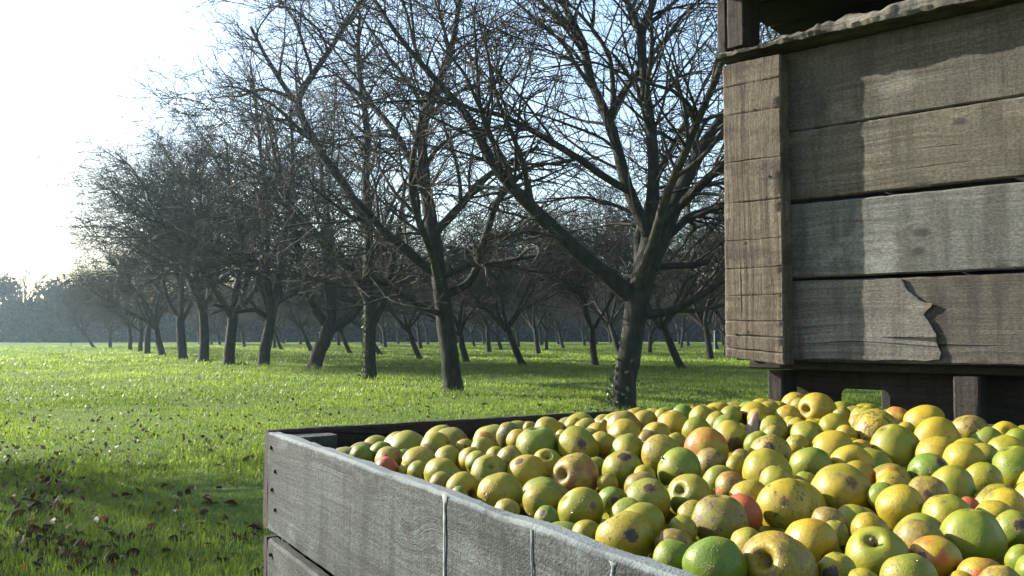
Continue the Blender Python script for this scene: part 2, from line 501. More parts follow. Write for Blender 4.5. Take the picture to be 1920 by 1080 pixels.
def sample(pts, rad, counts, t0, t1, r):
    N, P, _ = pts.shape
    idx = np.repeat(np.arange(N), counts)
    t = (t0 + (t1 - t0) * r.random(len(idx))) * (P - 1)
    i = np.clip(t.astype(int), 0, P - 2); f = (t - i)
    p = pts[idx, i] * (1 - f)[:, None] + pts[idx, i + 1] * f[:, None]
    tg = unit(pts[idx, i + 1] - pts[idx, i])
    rr = rad[idx, i] * (1 - f) + rad[idx, i + 1] * f
    return p, tg, rr, t / (P - 1)

def seglen(pts):
    return np.linalg.norm(np.diff(pts, axis=1), axis=2).sum(1)

def side_dirs(tg, r, a_t, a_p, up, out=None, a_o=0.0):
    n = len(tg)
    q = unit(np.cross(tg, r.standard_normal((n, 3))))
    q[:, 2] *= 0.6
    d = a_t * tg + a_p * unit(q)
    if out is not None: d = d + a_o * out
    d[:, 2] += up
    return unit(d)

def crown_from_limbs(limbs, lrad, r, thick=1.0, dens=1.0, centre=None, zmin=1.25):
    """limbs (N,P,3) -> Bag of branches and twigs"""
    bag = Bag()
    c = limbs[:, 0].mean(0) if centre is None else np.asarray(centre)
    L = seglen(limbs)
    p, tg, rr, t = sample(limbs, lrad, np.maximum(2, (L * 4.4 * dens).astype(int)), 0.22, 1.0, r)
    out = unit((p - c) * np.array([1, 1, 0.15]))
    n = len(p)
    b_len = (0.8 + 1.7 * r.random(n)) * (1.05 - 0.35 * t)
    br = grow(p, side_dirs(tg, r, 0.55, 0.85, 0.05, out, 0.35), b_len, 8, 0.085, -0.012, r)
    r0 = np.clip(rr * 0.45, 0.0075 * thick, 0.022)
    ok = br[:, :, 2].min(1) > zmin
    br, r0 = br[ok], r0[ok]
    brad = r0[:, None] * np.linspace(1, 0.32, 9)[None]
    v, q = tubes(br, brad, 4 if thick < 1.5 else 3); bag.add(v, q)
    # second order
    Lb = seglen(br)
    p, tg, rr, t = sample(br, brad, np.maximum(2, (Lb * 4.6 * dens).astype(int)), 0.1, 1.0, r)
    n = len(p)
    out = unit((p - c) * np.array([1, 1, 0.1]))
    t_len = (0.3 + 0.9 * r.random(n) ** 1.3)
    tw = grow(p, side_dirs(tg, r, 0.6, 0.8, 0.04, out, 0.2), t_len, 4, 0.13, -0.009, r)
    ok = tw[:, :, 2].min(1) > zmin
    tw, rr = tw[ok], rr[ok]
    trad = np.clip(rr * 0.6, 0.0056 * thick, 0.013)[:, None] * np.linspace(1, 0.5, 5)[None]
    v, q = tubes(tw, trad, 3); bag.add(v, q)
    # third order: spurs and shoots
    Lt = seglen(tw)
    p, tg, rr, t = sample(tw, trad, np.maximum(1, (Lt * 6.2 * dens).astype(int)), 0.05, 1.0, r)
    n = len(p)
    s_len = 0.05 + 0.28 * r.random(n) ** 2
    sp = grow(p, side_dirs(tg, r, 0.5, 0.85, 0.06), s_len, 2, 0.22, 0.0, r)
    srad = np.clip(rr * 0.75, 0.0042 * thick, 0.0065 * thick)[:, None] * np.array([1, 0.8, 0.55])[None]
    v, q = tubes(sp, srad, 3); bag.add(v, q)
    ends = np.concatenate([tw[:, -1], br[:, -1], sp[:, -1]])
    return bag, ends

def leaf_cards(pos, size, r, droop=0.5):
    """pointed folded leaves: 4 verts, 2 tris each"""
    n = len(pos)
    a = unit(r.standard_normal((n, 3)) + np.array([0, 0, -droop]))
    b = unit(np.cross(a, r.standard_normal((n, 3))))
    c = np.cross(a, b)
    s = (size * (0.6 + 0.7 * r.random(n)))[:, None]
    v = np.stack([pos, pos + a * s * 0.5 + b * s * 0.3 + c * s * 0.1, pos + a * s, pos + a * s * 0.5 - b * s * 0.3 + c * s * 0.1], 1).reshape(-1, 3)
    k = np.arange(n)[:, None] * 4
    t = np.concatenate([k + np.array([[0, 1, 2]]), k + np.array([[0, 2, 3]])])
    return v, t

def leaf_mesh(name, pos, size, r, droop=0.5):
    v, t = leaf_cards(pos, size, r, droop)
    me = np_mesh(name, v, tris=t, smooth=False)
    a = me.attributes.new("tint", 'FLOAT', 'POINT')
    a.data.foreach_set("value", np.repeat(r.random(len(pos)), 4).astype(np.float32))
    return me

def trunk_tube(pts, rad, r, sides=14, flare=True):
    pts = np.asarray(pts, float); rad = np.asarray(rad, float)
    P = len(pts); n = 26
    t = np.linspace(0, P - 1, n)
    pp = np.stack([np.interp(t, np.arange(P), pts[:, k]) for k in range(3)], -1)
    rr = np.interp(t, np.arange(P), rad)
    if flare: rr = rr * (1 + 0.45 * np.exp(-np.linspace(0, 1, n) * 16))
    v, q = tubes(pp[None], rr[None], sides)
    ax = np.repeat(pp, sides, 0)
    d = v - ax
    amp = np.array([1 + 0.13 * mnoise.noise(Vector(x) * 2.3) + 0.08 * mnoise.noise(Vector(x) * 7.0) + 0.05 * mnoise.noise(Vector((x[0] * 16, x[1] * 16, x[2] * 5))) for x in v])
    return ax + d * amp[:, None], q

def generic_tree(seed, lean=0.0, height=8.6, thick=1.0, dens=1.0, spread=1.0, nleaf=110):
    """returns (trunk mesh, crown mesh, leaves mesh); lean tips the trunk towards +x"""
    r = np.random.default_rng(seed)
    hf = 1.55 + 0.35 * r.random()
    n = 7
    tz = np.linspace(-0.1, hf, n)
    tx = lean * (np.linspace(0, 1, n) ** 0.9) * hf + 0.05 * np.sin(np.linspace(0, 3, n) + seed)
    ty = 0.06 * np.sin(np.linspace(0, 2.5, n) + seed * 1.7)
    pts = np.stack([tx, ty, tz], -1)
    rad = np.linspace(0.165, 0.13, n)
    v, q = trunk_tube(pts, rad, r)
    bt = Bag(); bt.add(v, q)
    top = pts[-1]
    nl = r.integers(3, 5)
    ph = r.random() * 6.28
    starts, dirs, lens = [], [], []
    for k in range(nl):
        a = ph + k * 2 * np.pi / nl + 0.35 * r.standard_normal()
        tilt = R(32 + 22 * r.random())
        starts.append(top - np.array([0, 0, 0.12 + 0.18 * r.random()]))
        dirs.append([math.sin(tilt) * math.cos(a) + lean * 0.3, math.sin(tilt) * math.sin(a), math.cos(tilt)])
        lens.append((4.4 + 1.4 * r.random()) * height / 8.6)
    starts.append(top - np.array([0, 0, 0.1])); dirs.append([0.12 * r.standard_normal() + lean * 0.4, 0.12 * r.standard_normal(), 1]); lens.append((height - hf) * 0.78)
    limbs = grow(np.array(starts), np.array(dirs, float), np.array(lens), 16, 0.075, 0.03, r)
    lrad = np.linspace(1, 0.16, 17)[None] * (0.085 + 0.025 * r.random(len(limbs)))[:, None]
    # sub limbs
    p, tg, rr, t = sample(limbs, lrad, np.full(len(limbs), 5), 0.18, 0.8, r)
    out = unit((p - top) * np.array([1, 1, 0.1]))
    sl = grow(p, side_dirs(tg, r, 0.7, 0.7, 0.12, out, 0.45 * spread), (1.6 + 1.9 * r.random(len(p))) * (1.15 - 0.5 * t) * spread, 16, 0.09, 0.008, r)
    ok = sl[:, :, 2].min(1) > 1.2
    sl, rr = sl[ok], rr[ok]
    srad = np.clip(rr * 0.68, 0.015, 0.06)[:, None] * np.linspace(1, 0.2, 17)[None]
    allp = np.concatenate([limbs, sl]); allr = np.concatenate([lrad, srad])
    bag, ends = crown_from_limbs(allp, allr, r, thick, dens, top)
    v, q = tubes(limbs, lrad, 7, 0.05); bag.add(v, q)
    v, q = tubes(sl, srad, 6, 0.04); bag.add(v, q)
    lv = leaf_mesh("leaves", ends[r.integers(0, len(ends), nleaf)], 0.06, r)
    return bt.mesh("trunk"), bag.mesh("crown"), lv

VAR = [generic_tree(11, 0.0, 8.8, 1.3, 1.05), generic_tree(12, 0.22, 8.4, 1.3, 1.05), generic_tree(13, -0.05, 9.2, 1.35, 1.05),
       generic_tree(14, 0.5, 8.0, 1.7, 1.0, 1.25, 900), generic_tree(15, 0.2, 8.8, 1.7, 1.0, 1.25, 900), generic_tree(16, 0.75, 7.6, 1.7, 1.0, 1.25, 900)]

def place_tree(var, x, y, rz, label, group, s=1.0):
    tr, cr, lv = VAR[var]
    root = empty("apple_tree", (x, y, float(ground_z(x, y))), rz)
    root.scale = (s, s, s)
    tag(root, label, 'tree', group)
    link_mesh("trunk", tr, root, M['bark'])
    link_mesh("crown", cr, root, M['twig'])
    tag(link_mesh("leaves", lv, root, M['leaf']), kind='stuff')
    return root

# --- trees whose limbs the photograph shows one by one
def px_line(seq, d, d_end, base):
    """pixel polyline (x, y, half width px) -> local points and radii, depth drifting d -> d_end"""
    n = len(seq); P, Rr = [], []
    for i, (x, y, w) in enumerate(seq):
        dd = d + (d_end - d) * (i / max(1, n - 1)) ** 1.2
        P.append(np.array(at(x, y, dd)) - base); Rr.append(w * dd / FPX)
    return np.array(P), np.array(Rr)

def resample(P, Rr, n=17):
    s = np.concatenate([[0], np.cumsum(np.linalg.norm(np.diff(P, axis=0), axis=1))])
    t = np.linspace(0, s[-1], n)
    # light smoothing through a cubic-ish average
    pp = np.stack([np.interp(t, s, P[:, k]) for k in range(3)], -1)
    sm = pp.copy(); sm[1:-1] = 0.25 * pp[:-2] + 0.5 * pp[1:-1] + 0.25 * pp[2:]
    return sm, np.interp(t, s, Rr)

def hero_tree(basepx, trunk, limbs, label, group, seed, extra=3, dens=1.0, leafn=130, thick=1.0):
    r = np.random.default_rng(seed)
    b = on_z(*basepx, -0.02)
    base = np.array((b.x, b.y, -0.02))
    D = b.y
    root = empty("apple_tree", base)
    tag(root, label, 'tree', group)
    P, Rr = px_line(trunk, D, D, base)
    Rr = Rr * 0.86
    P[0, 2] -= 0.08
    v, q = trunk_tube(P, Rr, r, 18)
    bt = Bag(); bt.add(v, q)
    link_mesh("trunk", bt.mesh("trunk"), root, M['bark'])
    LP, LR = [], []
    for (seq, drift) in limbs:
        p, rr = resample(*px_line(seq, D, D + drift, base), 25)
        rr = rr * 0.9; LP.append(p); LR.append(rr)
        bl = Bag()
        v, q = tubes(p[None], rr[None], 10)
        ax = np.repeat(p, 10, 0)
        amp = np.array([1 + 0.16 * mnoise.noise(Vector(x) * 4) + 0.09 * mnoise.noise(Vector(x) * 12) for x in v])
        bl.add(ax + (v - ax) * amp[:, None], q)
        link_mesh("limb", bl.mesh("limb"), root, M['bark'])
    LP, LR = np.array(LP), np.array(LR)
    c = P[-1]
    # limbs going away from and towards the camera, and sub limbs
    st, dr, ln = [], [], []
    for k in range(extra):
        a = R([90, -90, 60, -60, 120][k % 5]) + 0.3 * r.standard_normal()
        st.append(c - np.array([0, 0, 0.1])); tl = R(38 + 14 * r.random())
        dr.append([math.sin(tl) * math.cos(a), math.sin(tl) * math.sin(a), math.cos(tl)]); ln.append(4.2 + 1.3 * r.random())
    ex = grow(np.array(st), np.array(dr, float), np.array(ln), 24, 0.06, 0.02, r)
    exr = np.linspace(1, 0.15, 25)[None] * np.full((extra, 1), 0.075)
    allp, allr = np.concatenate([LP, ex]), np.concatenate([LR, exr])
    L = seglen(allp)
    p, tg, rr, t = sample(allp, allr, np.maximum(2, (L * 1.0).astype(int)), 0.25, 0.9, r)
    out = unit((p - c) * np.array([1, 1, 0.1]))
    sl = grow(p, side_dirs(tg, r, 0.7, 0.75, 0.1, out, 0.35), 1.4 + 1.7 * r.random(len(p)), 24, 0.075, 0.006, r)
    ok = sl[:, :, 2].min(1) > 1.2
    sl, rr = sl[ok], rr[ok]
    srad = np.clip(rr * 0.6, 0.013, 0.045)[:, None] * np.linspace(1, 0.2, 25)[None]
    allp, allr = np.concatenate([allp, sl]), np.concatenate([allr, srad])
    bag, ends = crown_from_limbs(allp, allr, r, thick, dens, c)
    v, q = tubes(ex, exr, 8, 0.04); bag.add(v, q)
    v, q = tubes(sl, srad, 6, 0.04); bag.add(v, q)
    link_mesh("crown", bag.mesh("crown"), root, M['twig'])
    lv = leaf_mesh("leaves", ends[r.integers(0, len(ends), leafn)], 0.045, r)
    tag(link_mesh("leaves", lv, root, M['leaf']), kind='stuff')
    return root, P, Rr

def add_ivy(root, P, Rr, upto, n, seed, side=-1):
    r = np.random.default_rng(seed)
    s = np.concatenate([[0], np.cumsum(np.linalg.norm(np.diff(P, axis=0), axis=1))])
    t = r.random(n) ** 1.3 * upto
    pp = np.stack([np.interp(t, s, P[:, k]) for k in range(3)], -1)
    rr = np.interp(t, s, Rr) * (1.1 + 0.5 * np.exp(-t * 4))
    a = np.pi + 0.9 * r.standard_normal(n)
    pp = pp + np.stack([np.cos(a) * rr, np.sin(a) * rr * 1.0, np.zeros(n)], -1)
    me = leaf_mesh("ivy", pp, 0.075, r, 0.8)
    tag(link_mesh("ivy", me, root, M['ivy']), kind='stuff')

FRONT = 'bare apple trees of the front row'
A_limbs = [
    ([(1185, 556, 20), (1150, 527, 18), (1110, 495, 17), (1068, 455, 16), (1022, 415, 15), (985, 375, 13), (950, 345, 12), (920, 300, 11), (895, 250, 10), (870, 205, 9), (830, 165, 7), (790, 120, 6), (740, 60, 5), (690, -20, 4)], -1.0),
    ([(1196, 560, 26), (1212, 490, 24), (1222, 440, 18), (1222, 400, 14), (1226, 330, 12), (1222, 250, 12), (1211, 180, 11), (1205, 120, 10), (1200, 60, 10), (1225, 10, 7), (1240, -60, 5)], 0.3),
    ([(1215, 440, 14), (1195, 395, 13), (1178, 358, 13), (1165, 310, 12), (1150, 250, 11), (1130, 200, 10), (1105, 150, 9), (1095, 80, 9), (1062, 20, 7), (1030, -50, 5)], 0.9),
    ([(1178, 358, 8), (1130, 330, 8), (1090, 300, 8), (1040, 270, 7), (990, 240, 6), (940, 215, 5), (880, 205, 4)], -0.8),
    ([(1215, 500, 24), (1235, 450, 21), (1258, 400, 18), (1280, 350, 15), (1310, 290, 13), (1342, 235, 10), (1400, 160, 7), (1470, 60, 5)], 0.6),
    ([(1222, 470, 10), (1290, 407, 9), (1340, 390, 8), (1420, 365, 5)], 1.2),
    ([(1240, 425, 11), (1280, 380, 10), (1320, 342, 9), (1370, 295, 7), (1450, 250, 4)], -0.9),
    ([(1215, 500, 8), (1290, 498, 7), (1340, 490, 6), (1420, 465, 4)], 1.0),
    ([(1190, 592, 11), (1250, 586, 9), (1280, 575, 8), (1340, 538, 5), (1400, 500, 3)], -0.5),
    ([(1200, 60, 8), (1178, 10, 7), (1160, -60, 4)], 0.3)]
rootA, PA, RA = hero_tree((1166, 768), [(1166, 770, 27), (1172, 715, 25), (1181, 660, 24), (1190, 600, 25), (1196, 545, 27)],
    A_limbs, 'nearest big apple tree with thick Y fork, its trunk right behind the far crate rim', FRONT, 101, 2, 0.98)
add_ivy(rootA, PA, RA, 0.75, 120, 5)
B_limbs = [
    ([(828, 560, 17), (817, 470, 16), (805, 400, 14), (796, 330, 12), (790, 260, 11), (800, 200, 9), (828, 140, 8), (850, 80, 6), (865, -20, 4)], 0.4),
    ([(838, 552, 10), (875, 536, 9), (893, 510, 9), (900, 470, 8), (915, 430, 8), (930, 380, 7), (960, 340, 6), (1010, 305, 4)], 0.6),
    ([(822, 515, 12), (785, 490, 11), (755, 462, 10), (725, 440, 9), (690, 400, 7), (655, 360, 5)], -0.8),
    ([(830, 520, 7), (880, 496, 7), (940, 490, 6), (1010, 478, 4)], -1.0),
    ([(812, 440, 10), (860, 390, 9), (900, 342, 8), (930, 318, 6), (1010, 275, 4)], -0.6),
    ([(836, 592, 7), (790, 576, 6), (745, 545, 5), (690, 520, 4)], -0.9),
    ([(800, 370, 9), (770, 300, 8), (735, 240, 7), (700, 200, 6), (640, 150, 4)], 0.8)]
rootB, PB, RB = hero_tree((852, 738), [(852, 740, 21), (845, 680, 20), (836, 610, 19), (828, 545, 19)],
    B_limbs, 'dark apple tree with peeling trunk and hooked right branch, second from the crates', FRONT, 102, 2, 0.95)
C_limbs = [
    ([(693, 570, 12), (688, 540, 12), (692, 480, 10), (690, 400, 9), (685, 330, 8), (690, 250, 7), (680, 180, 6), (670, 100, 5), (675, 20, 3)], 0.3),
    ([(690, 560, 9), (660, 510, 9), (630, 480, 8), (590, 440, 7), (550, 400, 5), (500, 350, 3)], -0.6),
    ([(697, 610, 8), (720, 570, 7), (726, 540, 7), (735, 500, 6), (748, 430, 5), (760, 340, 3)], 0.7),
    ([(690, 430, 9), (650, 350, 9), (610, 300, 8), (575, 240, 8), (552, 190, 8), (600, 120, 6), (640, 60, 5), (690, -20, 3)], -0.9),
    ([(552, 190, 6), (525, 150, 5), (495, 100, 4), (470, 50, 3)], -0.9)]
hC = hero_tree((694, 712), [(694, 714, 14), (693, 660, 13), (694, 610, 13), (693, 560, 13)],
    C_limbs, 'straight apple tree with ivy clad trunk, third from the crates in the front row', FRONT, 103, 3, 0.9, 130, 1.05)
add_ivy(hC[0], hC[1], hC[2], 1.6, 320, 6)
D_limbs = [
    ([(616, 612, 11), (585, 575, 9), (575, 540, 9), (565, 500, 8), (555, 450, 7), (540, 380, 6), (515, 290, 4), (500, 210, 3)], -0.5),
    ([(620, 610, 11), (621, 560, 9), (626, 500, 8), (620, 440, 7), (605, 360, 5), (600, 270, 4)], 0.5),
    ([(620, 618, 11), (660, 592, 10), (681, 563, 9), (695, 520, 7), (720, 450, 5), (745, 380, 3)], 0.2)]
hero_tree((585, 694), [(585, 696, 16), (598, 660, 15), (610, 632, 15), (620, 605, 15)],
    D_limbs, 'apple tree leaning right with low wide fork, fourth from the crates in front row', FRONT, 104, 3, 0.95, 130, 1.15)
E_limbs = [
    ([(510, 585, 10), (522, 540, 9), (530, 480, 8), (540, 400, 6), (550, 300, 4), (545, 200, 2.5)], 0.4),
    ([(509, 590, 9), (495, 545, 8), (470, 500, 7), (450, 430, 5), (430, 350, 3.5), (425, 270, 2)], -0.6),
    ([(508, 600, 7), (480, 580, 5), (440, 585, 4), (400, 570, 3)], -0.5)]
hero_tree((492, 687), [(492, 689, 13), (498, 650, 12), (505, 615, 11), (510, 580, 11)],
    E_limbs + [([(510, 585, 7), (500, 500, 6), (505, 400, 5), (490, 300, 4), (480, 200, 3), (470, 120, 2)], 0.2)], 'apple tree leaning slightly right, fifth from the crates in the front row', FRONT, 105, 3, 0.95, 130, 1.2)

row = [(432, 683, 0, 0.3, 'sixth'), (380, 677, 2, 1.2, 'seventh'), (341, 673, 0, 2.6, 'eighth'), (306, 666, 1, 3.3, 'ninth'),
       (277, 663, 2, 4.0, 'tenth'), (262, 659, 0, 5.0, 'eleventh'), (243, 656, 2, 0.9, 'twelfth'), (207, 652, 0, 2.0, 'thirteenth')]
for (x, y, v, rz, w) in row:
    p = on_z(x, y, 0)
    place_tree(v, p.x, p.y, rz, f'bare apple tree, {w} from the crates in the receding front row', FRONT, 0.74 if x < 270 else (0.88 if x < 310 else 1.06))
p = on_z(178, 651, 0)
place_tree(5, p.x, p.y, math.pi, 'low apple tree with trunk slanting far left at the end of front row', FRONT, 0.62)

BACK = 'bare apple trees in the rows behind the front row'
back = [(1283, 691, 3, 2.9, 'left leaning apple tree in back row, just right of the nearest trunk'),
        (1219, 661, 4, 1.0, 'upright thin apple tree far behind, touching the right side of nearest trunk'),
        (1118, 684, 4, 2.2, 'low forked apple tree in back row, just left of the nearest trunk'),
        (985, 684, 3, 3.2, 'left leaning apple tree midway between the two nearest trunks'),
        (876, 679, 1, 3.0, 'back row apple tree just right of the peeling second trunk'),
        (790, 673, 3, 2.8, 'left leaning back row apple tree just left of the peeling second trunk'),
        (716, 665, 5, 3.1, 'strongly slanted back row apple tree just right of the ivy clad trunk'),
        (660, 662, 3, 3.3, 'left leaning back row apple tree just left of the ivy clad trunk'),
        (530, 655, 3, 3.0, 'left leaning back row apple tree just right of the fifth trunk'),
        (1277, 652, 4, 0.4, 'thin far apple tree beyond the leaning one right of the nearest trunk'),
        (1026, 656, 4, 1.6, 'far apple tree between the nearest and second trunk, right of the leaning one'),
        (940, 655, 1, 3.4, 'far apple tree leaning left, close to the leaning tree between nearest trunks'),
        (1362, 668, 4, 0.7, 'apple tree half hidden by the left edge of upper crate')]
for (x, y, v, rz, lab) in back:
    p = on_z(x, y, 0)
    place_tree(v, p.x, p.y, rz, lab, BACK, 0.66)
taken = [on_z(x, y, 0) for (x, y, *_r) in back]
r_ = np.random.default_rng(5)
FR = [(a, b, c, d) for (a, b, c, d) in ((852, 1166, 'nearest', 'second'), (694, 852, 'second', 'third'), (585, 694, 'third', 'fourth'), (492, 585, 'fourth', 'fifth'), (432, 492, 'fifth', 'sixth'), (380, 432, 'sixth', 'seventh'), (341, 380, 'seventh', 'eighth'), (306, 341, 'eighth', 'ninth'), (277, 306, 'ninth', 'tenth'), (178, 277, 'tenth', 'last'))]
along = np.array([-0.485, 0.875]); perp = np.array([0.875, 0.485])
for rowi in range(1, 7):
    for k in range(-1, 15):
        q = np.array([1.42, 11.4]) + perp * (7.5 * rowi) + along * (5.2 * k + 2.0 * (rowi % 2)) + r_.standard_normal(2) * 0.5
        if q[1] < 14 or q[1] > 88 or abs(q[0]) > 0.62 * q[1] + 4: continue
        if min((Vector((q[0], q[1])) - t.to_2d()).length for t in taken) < 4.2: continue
        X = 960 + FPX * q[0] / q[1]
        w = ['right of the nearest trunk' if X > 1166 else None] + [f'between the {a} and {b} front row trunks' for (lo, hi, a, b) in FR if lo < X <= hi]
        w = [t for t in w if t] or ['left of all the front row trunks']
        lab = f"{['', 'second', 'third', 'fourth', 'fifth', 'sixth', 'seventh', 'eighth'][rowi + 1]} row bare apple tree seen {w[0]}"
        n_ = sum(1 for o in bpy.data.objects if o.get('label', '').startswith(lab))
        if n_: lab += [', farther back', ', farthest back'][min(n_ - 1, 1)]
        place_tree([3, 4, 4, 1][int(r_.integers(0, 4))], q[0], q[1], 2.9 + 0.6 * r_.standard_normal(), lab, 'distant apple trees deep in the orchard', 0.66 + 0.12 * r_.random())

# the tree just outside the left of the picture: its litter and dappled shade lie in the left foreground
place_tree(4, -9.0, 7.6, 0.4, 'small apple tree just left of the picture that shades the leaf litter', FRONT, 0.66)
place_tree(1, -8.3, 5.7, 1.7, 'low apple tree left of the picture, nearest to the leaf litter', FRONT, 0.56)

# --- far hedge, and trees that stand out of it
def make_hedge():
    r = np.random.default_rng(3)
    P = []
    x = -88.0
    while x < 92:
        big = r.random() < 0.3
        h = (5.6 + 1.8 * r.random()) if big else (3.4 + 2.2 * r.random())
        w = 1.6 + 1.5 * r.random()
        m = int(380 * w * h / 8)
        c = unit(r.standard_normal((34, 3))) * (r.random((34, 1)) ** 0.45)
        q = c[r.integers(0, 34, m)] * 0.82 + 0.16 * r.standard_normal((m, 3))
        q[:, 2] = np.where(r.random(m) < 0.45, -r.random(m), q[:, 2])
        P.append(q * np.array([w, w * 0.8, h * 0.5]) + np.array([x, 103 + 0.06 * x + 1.5 * r.standard_normal(), h * 0.5]))
        x += w * (0.55 + 0.5 * r.random())
    pos = np.concatenate(P); n = len(pos)
    pos[:, 2] = np.maximum(pos[:, 2], 0.05)
    me = leaf_mesh("hedgerow", pos, 1.0, r, 0.2)
    tag(link_mesh("hedgerow", me, None, M['hedge']), 'dark dense hedgerow along the far edge of the orchard', 'hedge', kind='stuff')
make_hedge()

def crown_leaves(r, n, rx, rz, zc, clumps=26):
    c = unit(r.standard_normal((clumps, 3))) * (r.random((clumps, 1)) ** 0.4)
    i = r.integers(0, clumps, n)
    p = c[i] * 0.8 + 0.2 * r.standard_normal((n, 3))
    return p * np.array([rx, rx, rz]) + np.array([0, 0, zc])

def far_tree(x, y, h, rx, mat, label, seed, n=2600, bare=False):
    r = np.random.default_rng(seed)
    p = on_z(x, y, 0) if y > 626 else None
    loc = at(x, 626, 98); loc.z = 0
    root = empty("hedgerow_tree", loc)
    tag(root, label, 'tree', 'trees standing out of the far hedge')
    pts = np.stack([0.1 * np.sin(np.linspace(0, 3, 7)), np.zeros(7), np.linspace(-0.1, h * 0.5, 7)], -1)
    v, q = trunk_tube(pts, np.linspace(0.24, 0.14, 7), r, 8)
    b = Bag(); b.add(v, q)
    link_mesh("trunk", b.mesh("trunk"), root, M['bark'])
    if bare:
        nl = 16
        a = r.random(nl) * 6.28; tl = R(12) + R(30) * r.random(nl)
        st = np.stack([np.zeros(nl), np.zeros(nl), h * (0.12 + 0.38 * r.random(nl))], -1)
        lim = grow(st, np.stack([np.sin(tl) * np.cos(a), np.sin(tl) * np.sin(a), np.cos(tl)], -1), h * (0.4 + 0.25 * r.random(nl)), 12, 0.05, 0.03, r)
        lr = np.linspace(1, 0.25, 13)[None] * np.full((nl, 1), 0.07)
        bag, ends = crown_from_limbs(lim, lr, r, 5.5, 0.5)
        v, q = tubes(lim, lr, 5); bag.add(v, q)
        link_mesh("crown", bag.mesh("crown"), root, M['twig'])
    else:
        me = leaf_mesh("crown", crown_leaves(r, n, rx, h * 0.36, h * 0.62), 0.5, r, 0.2)
        link_mesh("crown", me, root, mat)
far_tree(45, 640, 9.6, 3, None, 'tall bare twiggy tree rising above the hedge at far left', 21, bare=True)
far_tree(-25, 640, 8.2, 3.4, M['autumn'], 'brown leaved tree at the far left end of the hedge', 22)
far_tree(108, 640, 6.9, 2.8, M['autumn'], 'rounded brownish tree in hedge just left of the last front row tree', 23)
far_tree(165, 640, 6.6, 2.8, M['hedge'], 'rounded dark green tree in hedge behind last front row tree', 24)

# --- slim stakes in the field
def stake(x, y, h, label, rr=0.025, mat='stake'):
    p = on_z(x, y, 0)
    bm = bmesh.new()
    bmesh.ops.create_cone(bm, cap_ends=True, segments=8, radius1=rr, radius2=rr * 0.9, depth=h, matrix=Matrix.Translation((0, 0, h / 2)))
    bmesh.ops.create_cone(bm, cap_ends=True, segments=8, radius1=rr * 1.5, radius2=rr * 0.3, depth=0.05, matrix=Matrix.Translation((0, 0, h + 0.025)))
    me = bpy.data.meshes.new("stake"); bm.to_mesh(me); bm.free()
    o = link_mesh("stake", me, None, M[mat]); o.location = (p.x, p.y, float(ground_z(p.x, p.y)) - 0.02)
    tag(o, label, 'stake')
stake(1340, 660, 1.1, 'slim pale stake in the grass beside left edge of upper crate')
stake(133, 650, 0.55, 'short dark stake standing in the field at far left', 0.03, 'bark')

# ------------------------------------------------------------------ crates
def frame(o, ex, ey, ez):
    m = Matrix.Identity(4)
    for i, e in enumerate((ex, ey, ez)):
        for j in range(3): m[j][i] = e[j]
    m.translation = o
    return m

def plank_mesh(name, L, T, W, seed, seg=70, wob=0.0022, grooves=(), endcut=0.0, rough_top=0.0, chip=()):
    """board along x, thickness y, width z, both centred; worn rounded edges, uneven sides"""
    b = min(0.004, T * 0.22)
    hy, hz = T / 2, W / 2
    prof = []
    for (sy, sz) in ((-1, -1), (1, -1), (1, 1), (-1, 1)):
        c = [(sy * hy, sz * (hz - b)), (sy * (hy - b), sz * hz)]
        prof += c if (sy * sz > 0) else c[::-1]
    # order: make a clean loop and insert points on the wide faces
    ring = []
    n0 = len(prof)
    for i in range(n0):
        a, c = prof[i], prof[(i + 1) % n0]
        ring.append(a)
        d = abs(a[1] - c[1]) + abs(a[0] - c[0])
        k = 6 if d > W * 0.5 else (1 if d > T * 0.5 else 0)
        for j in range(k):
            f = (j + 1) / (k + 1); ring.append((a[0] + (c[0] - a[0]) * f, a[1] + (c[1] - a[1]) * f))
    xs = list(np.linspace(0, L, seg))
    ins = {}
    for (gx, gd) in grooves:
        for (dx, f) in ((-0.0035, 0.0), (0.0, 1.0), (0.0035, 0.0)):
            xs.append(gx + dx); ins[gx + dx] = gd * f
    xs = sorted(xs)
    V = []
    so = Vector((seed * 7.13, seed * 3.7, seed * 1.9))
    for x in xs:
        for (y, z) in ring:
            p = Vector((x, y, z))
            w1 = mnoise.noise_vector(so + Vector((x * 2.2, y * 20, z * 6))) * wob * 0.6
            w2 = mnoise.noise_vector(so + Vector((x * 45, y * 60, z * 60))) * wob * 0.5
            q = p + w1 + w2
            if x in ins and y < 0:
                q.y += ins[x] * (0.6 + 0.6 * mnoise.noise(so + Vector((z * 30, x * 9, 0))))
            if rough_top and z > hz * 0.5:
                q.z -= rough_top * max(0.0, 0.4 + mnoise.fractal(so + Vector((x * 7, 0, y * 12)), 1.0, 2.0, 4))
            q.x += endcut * (z / W + 0.5) * (1 if x > L * 0.5 else 0) * (x / L)
            V.append(q)
    n, m = len(xs), len(ring)
    F = [(i * m + j, i * m + (j + 1) % m, (i + 1) * m + (j + 1) % m, (i + 1) * m + j) for i in range(n - 1) for j in range(m)]
    F.append(tuple(range(m))[::-1]); F.append(tuple((n - 1) * m + j for j in range(m)))
    me = bpy.data.meshes.new(name)
    me.from_pydata([tuple(v) for v in V], [], F)
    bm = bmesh.new(); bm.from_mesh(me); bmesh.ops.recalc_face_normals(bm, faces=bm.faces); bm.to_mesh(me); bm.free()
    for p in me.polygons: p.use_smooth = len(p.vertices) == 4
    me.set_sharp_from_angle(angle=R(40))
    return me

